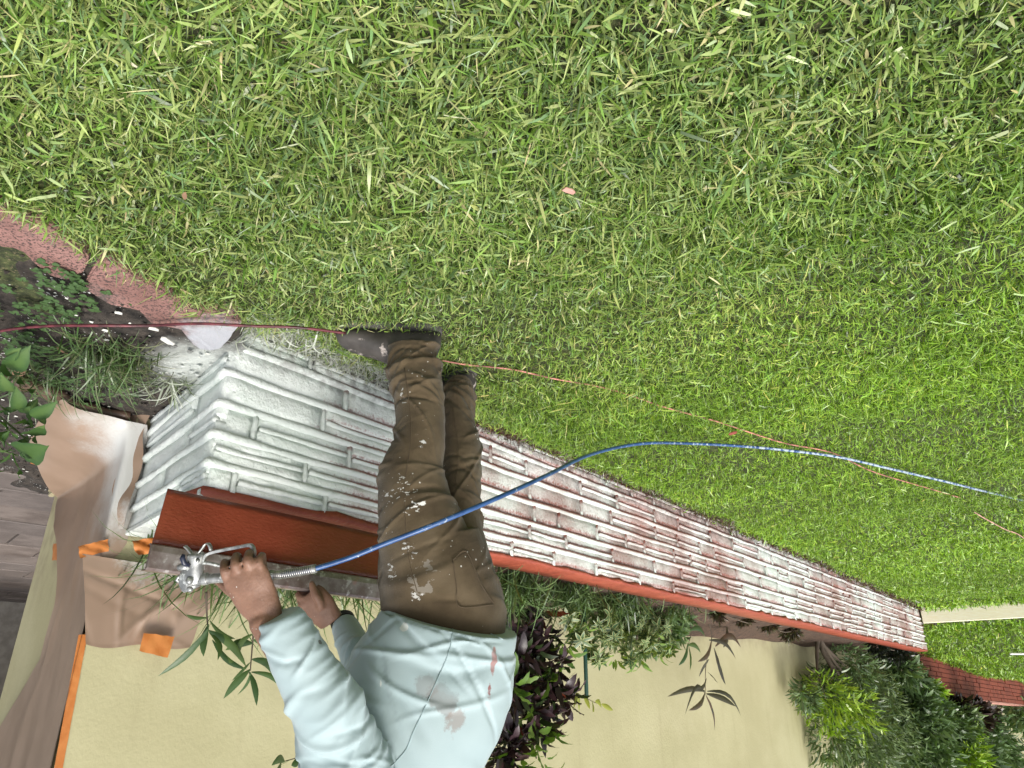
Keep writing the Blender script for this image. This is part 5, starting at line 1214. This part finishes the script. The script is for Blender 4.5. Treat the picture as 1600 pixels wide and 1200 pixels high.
def tree(name, label, base_px, lobes, per, L, W, cols, seed, off=BO, limbs=5, trunk=.03, sprigs=14):
    b = PP(*base_px, off); root = plant_root(name, b, label, 'bush'); r = random.Random(seed)
    tr_ = None
    for i in range(limbs):
        tgt = lobes[i % len(lobes)][0] + Vector((r.uniform(-.05, .05), r.uniform(-.05, .05), .0)); md = b.lerp(tgt, .5) + Vector((r.uniform(-.08, .08), r.uniform(-.05, .05), .05))
        tube('trunk' if i == 0 else 'branch', catmull([b + Vector((r.uniform(-.04, .04), r.uniform(-.03, .03), -.06)), b.lerp(md, .5), md, tgt], 16), np.linspace(trunk * (1 if i == 0 else .7), .005, 16), M_STEM, root, 8)
    leaf_cloud('leaves', lobes, per, L, W, cols, root, seed)
    # loose sprigs that stand out of the crown
    rr_ = np.random.default_rng(seed + 3); bx, by, bz, ba, bt_, bc, n_s = [], [], [], [], [], [], sprigs
    for i in range(n_s):
        c_, rad, sq, ci = lobes[int(rr_.integers(0, len(lobes)))]; d = Vector(rr_.normal(0, 1, 3)); d.z = abs(d.z) * .6 - .15; d.normalize()
        if d.dot(N) > .3: d = d - N * 1.2 * d.dot(N); d.normalize()
        p0, p1 = c_ + d * rad * .7, c_ + d * rad * (1.05 + rr_.random() * .35) - Z * rad * .12 * rr_.random(); pm = p0.lerp(p1, .5) + Z * rad * .1
        st = catmull([p0, pm, p1], 9); tube('sprig', st, np.linspace(.004, .0015, 9) * (L / .08), M_GSTEM, root, 5)
        for q in st[2:]:
            for _ in range(3):
                bx.append(q[0]); by.append(q[1]); bz.append(q[2]); ba.append(math.atan2(d.y, d.x) + rr_.normal(0, 1.1)); bt_.append(abs(rr_.normal(1.0, .4))); bc.append(np.array(cols[ci][int(rr_.integers(0, len(cols[ci])))]) * rr_.uniform(.8, 1.5))
    n = len(bx)
    if n:
        m = blade_mesh('sprig_leaves', np.array(bx), np.array(by), np.array(bz), np.array(ba), L * rr_.uniform(.7, 1.3, n), W * rr_.uniform(.7, 1.2, n), np.array(bt_) - .2, rr_.uniform(.2, .9, n), np.array(bc), 4, rr_.normal(0, .7, n))
        o = link('sprig_leaves', m, M_GRASS, root); o['kind'] = 'stuff'
    return root
tree('bush', 'large narrow leaved bush with bright lime new growth against the yellow wall', (1275, 1000),
     [lobe(1318, 1040, 46, 0), lobe(1290, 1075, 34, 0), lobe(1290, 1092, 44, 2, .50), lobe(1325, 1108, 44, 2, .48), lobe(1350, 1075, 48, 1), lobe(1365, 1110, 50, 1), lobe(1340, 1140, 58, 1), lobe(1300, 1155, 42, 1), lobe(1380, 1160, 50, 1), lobe(1345, 1190, 50, 1), lobe(1375, 1040, 36, 0), lobe(1255, 1085, 20, 0)], 8200, .088, .017, [DK, OL, LI], 71, .56, 7, .035, 46)
tree('bush', 'dark whorled leaf bush between the lime bush and the red wall', (1420, 1022),
     [lobe(1412, 1048, 24, 0, .3), lobe(1425, 1080, 34, 0, .35), lobe(1450, 1118, 42, 0, .4), lobe(1425, 1140, 52, 0, .4), lobe(1470, 1150, 46, 0, .4), lobe(1440, 1185, 52, 0, .4), lobe(1452, 1075, 14, 2, .2), lobe(1505, 1128, 26, 1, .2), lobe(1510, 1150, 22, 2, .2)], 7500, .105, .030, [DK, OL, LI], 73, .35, 6, .03)
tree('bush', 'rounded dark green bush beyond the far red wall', (1545, 1105),
     [lobe(1535, 1150, 34, 0, .3), lobe(1550, 1175, 36, 0, .3), lobe(1525, 1185, 34, 0, .3), lobe(1560, 1200, 30, 0, .3), lobe(1515, 1185, 22, 2, .1)], 4500, .13, .035, [DK, OL, LI], 75, .3, 4, .03)
tree('bush', 'low purple leaved bush along the top of the far red wall', (1500, 1092),
     [lobe(1495, 1108, 18, 3, .3), lobe(1520, 1114, 20, 3, .3), lobe(1535, 1118, 18, 3, .3)], 1500, .13, .05, [DK, OL, LI, PU], 77, .3, 3, .015)
tree('bush', 'dark little bush at the photo edge over the far red wall', (1590, 1100),
     [lobe(1592, 1115, 24, 0, .2), lobe(1612, 1125, 28, 0, .2), lobe(1640, 1120, 30, 0, .2)], 2200, .14, .05, [DK], 79, .2, 3, .015)
tree('bush', 'very dark low plant at the far end of the white wall', (1395, 1008),
     [lobe(1398, 1018, 16, 0, .30), lobe(1412, 1026, 16, 0, .30), lobe(1370, 1010, 14, 0, .30)], 1500, .05, .02, [[(.012, .018, .012), (.022, .028, .016)]], 81, .30, 3, .012)
tree('understory_shrub', 'dark small leaved undergrowth filling the planter around the green stake', (960, 935),
     [lobe(900, 930, 26, 0, .5), lobe(940, 950, 30, 0, .55), lobe(980, 950, 34, 0, .55), lobe(1020, 965, 34, 0, .55), lobe(960, 985, 26, 1, .55), lobe(1005, 1000, 26, 1, .55), lobe(1045, 985, 24, 0, .55), lobe(1060, 965, 18, 0, .5)], 2600, .05, .018, [DK, OL], 85, .5, 5, .008)
# dry mulch plants along the mid planter
tree('low_plant', 'dry low creeping plant on the mulch behind the coping', (1180, 968),
     [lobe(1120, 955, 10, 0, .30), lobe(1160, 962, 11, 0, .32), lobe(1200, 972, 12, 0, .34), lobe(1235, 985, 13, 0, .36)], 1600, .05, .010, [[(.06, .07, .03), (.10, .075, .045), (.05, .03, .022)]], 83, .34, 4, .006)

# --- plants of the soil bed, near the photo's left
wd = plant_root('leafy_weed', gnd(-10, 640, 0), 'leafy green weed with broad veined leaves at the photo edge')
wm = [leaf_mesh('leaf', .058, .030, seg=8, droop=d_, fold=.28, tip=.95, wavy=.03) for d_ in (.25, .7, 1.1)]
TW = 2.0
for st in ([(-15, 640), (20, 668), (45, 690)], [(-25, 630), (10, 600), (25, 585)], [(-20, 660), (0, 700), (28, 712)], [(-10, 600), (10, 570), (14, 560)]):
    tube('stem', catmull([at(a_, b_, TW) for a_, b_ in st], 10), .0028, M_GSTEM, wd, 6)
rw = random.Random(21)
for (bx, by, tx, ty) in ((18, 588, -8, 580), (22, 612, -6, 600), (40, 645, 12, 626), (40, 640, 55, 625), (38, 655, 20, 668), (48, 650, 86, 640), (40, 655, 45, 668), (42, 678, 70, 672), (28, 680, 5, 672), (28, 690, 36, 688), (30, 706, 66, 706), (18, 700, 2, 716), (20, 705, 28, 740), (10, 640, -18, 650), (8, 660, -15, 672), (5, 690, -18, 690), (12, 560, 30, 545), (14, 575, 34, 570), (-5, 620, -25, 612), (0, 705, -25, 712), (30, 640, 30, 618), (8, 735, -15, 742)):
    b, t_ = at(bx, by, TW + rw.uniform(-.05, .05)), at(tx, ty, TW + rw.uniform(-.09, .02)); d_ = t_ - b
    leaf_obj(wm[rw.randrange(3)], M_WEED, b, d_, d_.length / .062, wd, rw.uniform(-.6, .6))
    for _ in range(2):
        b2 = b + Vector((rw.uniform(-.02, .02), rw.uniform(0, .07), rw.uniform(-.03, .02))); leaf_obj(wm[rw.randrange(3)], M_WEED, b2, d_.normalized() + Vector((rw.gauss(0, .6), rw.gauss(0, .6), rw.gauss(0, .5))), rw.uniform(.45, .8), wd, rw.uniform(-.8, .8))
strap_tuft('grass_tuft', gnd(170, 545, .01), 230, (.12, .27), .0042, (.055, .055), 'long fine grass tuft in the soil bed beside the pink stones', [(.06, .12, .03), (.09, .16, .045), (.12, .19, .07), (.15, .17, .08)], .9, 'grass tuft', seed=91)
strap_tuft('grass_tuft', gnd(70, 585, .01), 120, (.10, .22), .004, (.08, .06), 'thin grass tuft under the leafy weed', [(.06, .12, .03), (.09, .15, .045), (.11, .15, .06)], .9, 'grass tuft', seed=93)
strap_tuft('grass_tuft', gnd(268, 588, .01), 46, (.09, .19), .0052, (.02, .02), 'grass tuft sprayed white against the end of the wall', [(.50, .52, .47), (.40, .44, .36), (.2, .26, .14)], .8, 'grass tuft', seed=95)
strap_tuft('grass_tuft', gnd(410, 520, -.03), 70, (.05, .12), .005, (.10, .03), 'short grass tuft sprayed white at the foot of the wall by the boot', [(.55, .57, .52), (.45, .48, .42), (.25, .3, .18)], .9, 'grass tuft', seed=97)
strap_tuft('grass_tuft', gnd(230, 575, .01), 60, (.10, .22), .0035, (.05, .05), 'sparse grass tuft between the film flap and the fine tuft', [(.07, .11, .04), (.14, .15, .08)], 1.1, 'grass tuft', seed=99)
# clover carpet in the bed
nC = 190; V, fs = [], []
for i in range(nC):
    px_, py_ = rw.choice(((60, 560), (40, 480), (110, 470), (160, 600), (90, 590), (120, 440), (30, 540))); g_ = gnd(px_ + rw.gauss(0, 32), py_ + rw.gauss(0, 18), .015 + rw.uniform(0, .03))
    if g_.x < float(np.interp(g_.y, XB_Y, XB_X)) + .1: continue
    for l_ in range(3):
        a = l_ * 2.09 + rw.uniform(-.3, .3); r_ = rw.uniform(.006, .011); b0 = len(V); cx_, cy_ = g_.x + math.cos(a) * r_, g_.y + math.sin(a) * r_; tz = rw.uniform(-.003, .003)
        V += [(g_.x, g_.y, g_.z)] + [(cx_ + math.cos(a + da) * r_ * .95, cy_ + math.sin(a + da) * r_ * .95, g_.z + tz + .002 * abs(da)) for da in (-1.7, -.8, 0, .8, 1.7)]
        fs.append(tuple(range(b0, b0 + 6)))
tag(link('clover', mesh_from(V, fs), leaf_mat('clover_leaf', [(.05, .10, .03), (.075, .14, .045)], .55), None, False), 'small clover leaves creeping over the dark soil', 'clover', kind='stuff')
# fallen dry leaves
for (px_, py_, ang, sc_, lb) in ((88, 540, 1.9, .055, 'dry brown leaf standing in the soil bed by the cable'), (40, 575, .4, .07, 'dry tan leaf lying under the leafy weed'), (290, 300, 1.0, .025, 'tan dry leaf scrap on the lawn')):
    o = leaf_obj(leaf_mesh('fallen_leaf', 1.0, .42, seg=5, droop=.6, fold=.3), simple('dry_leaf', (.24, .14, .085), .8), gnd(px_, py_, .03), Vector((math.cos(ang), math.sin(ang), .5)), sc_, None, .3, 'fallen_leaf'); tag(o, lb, 'fallen leaf')
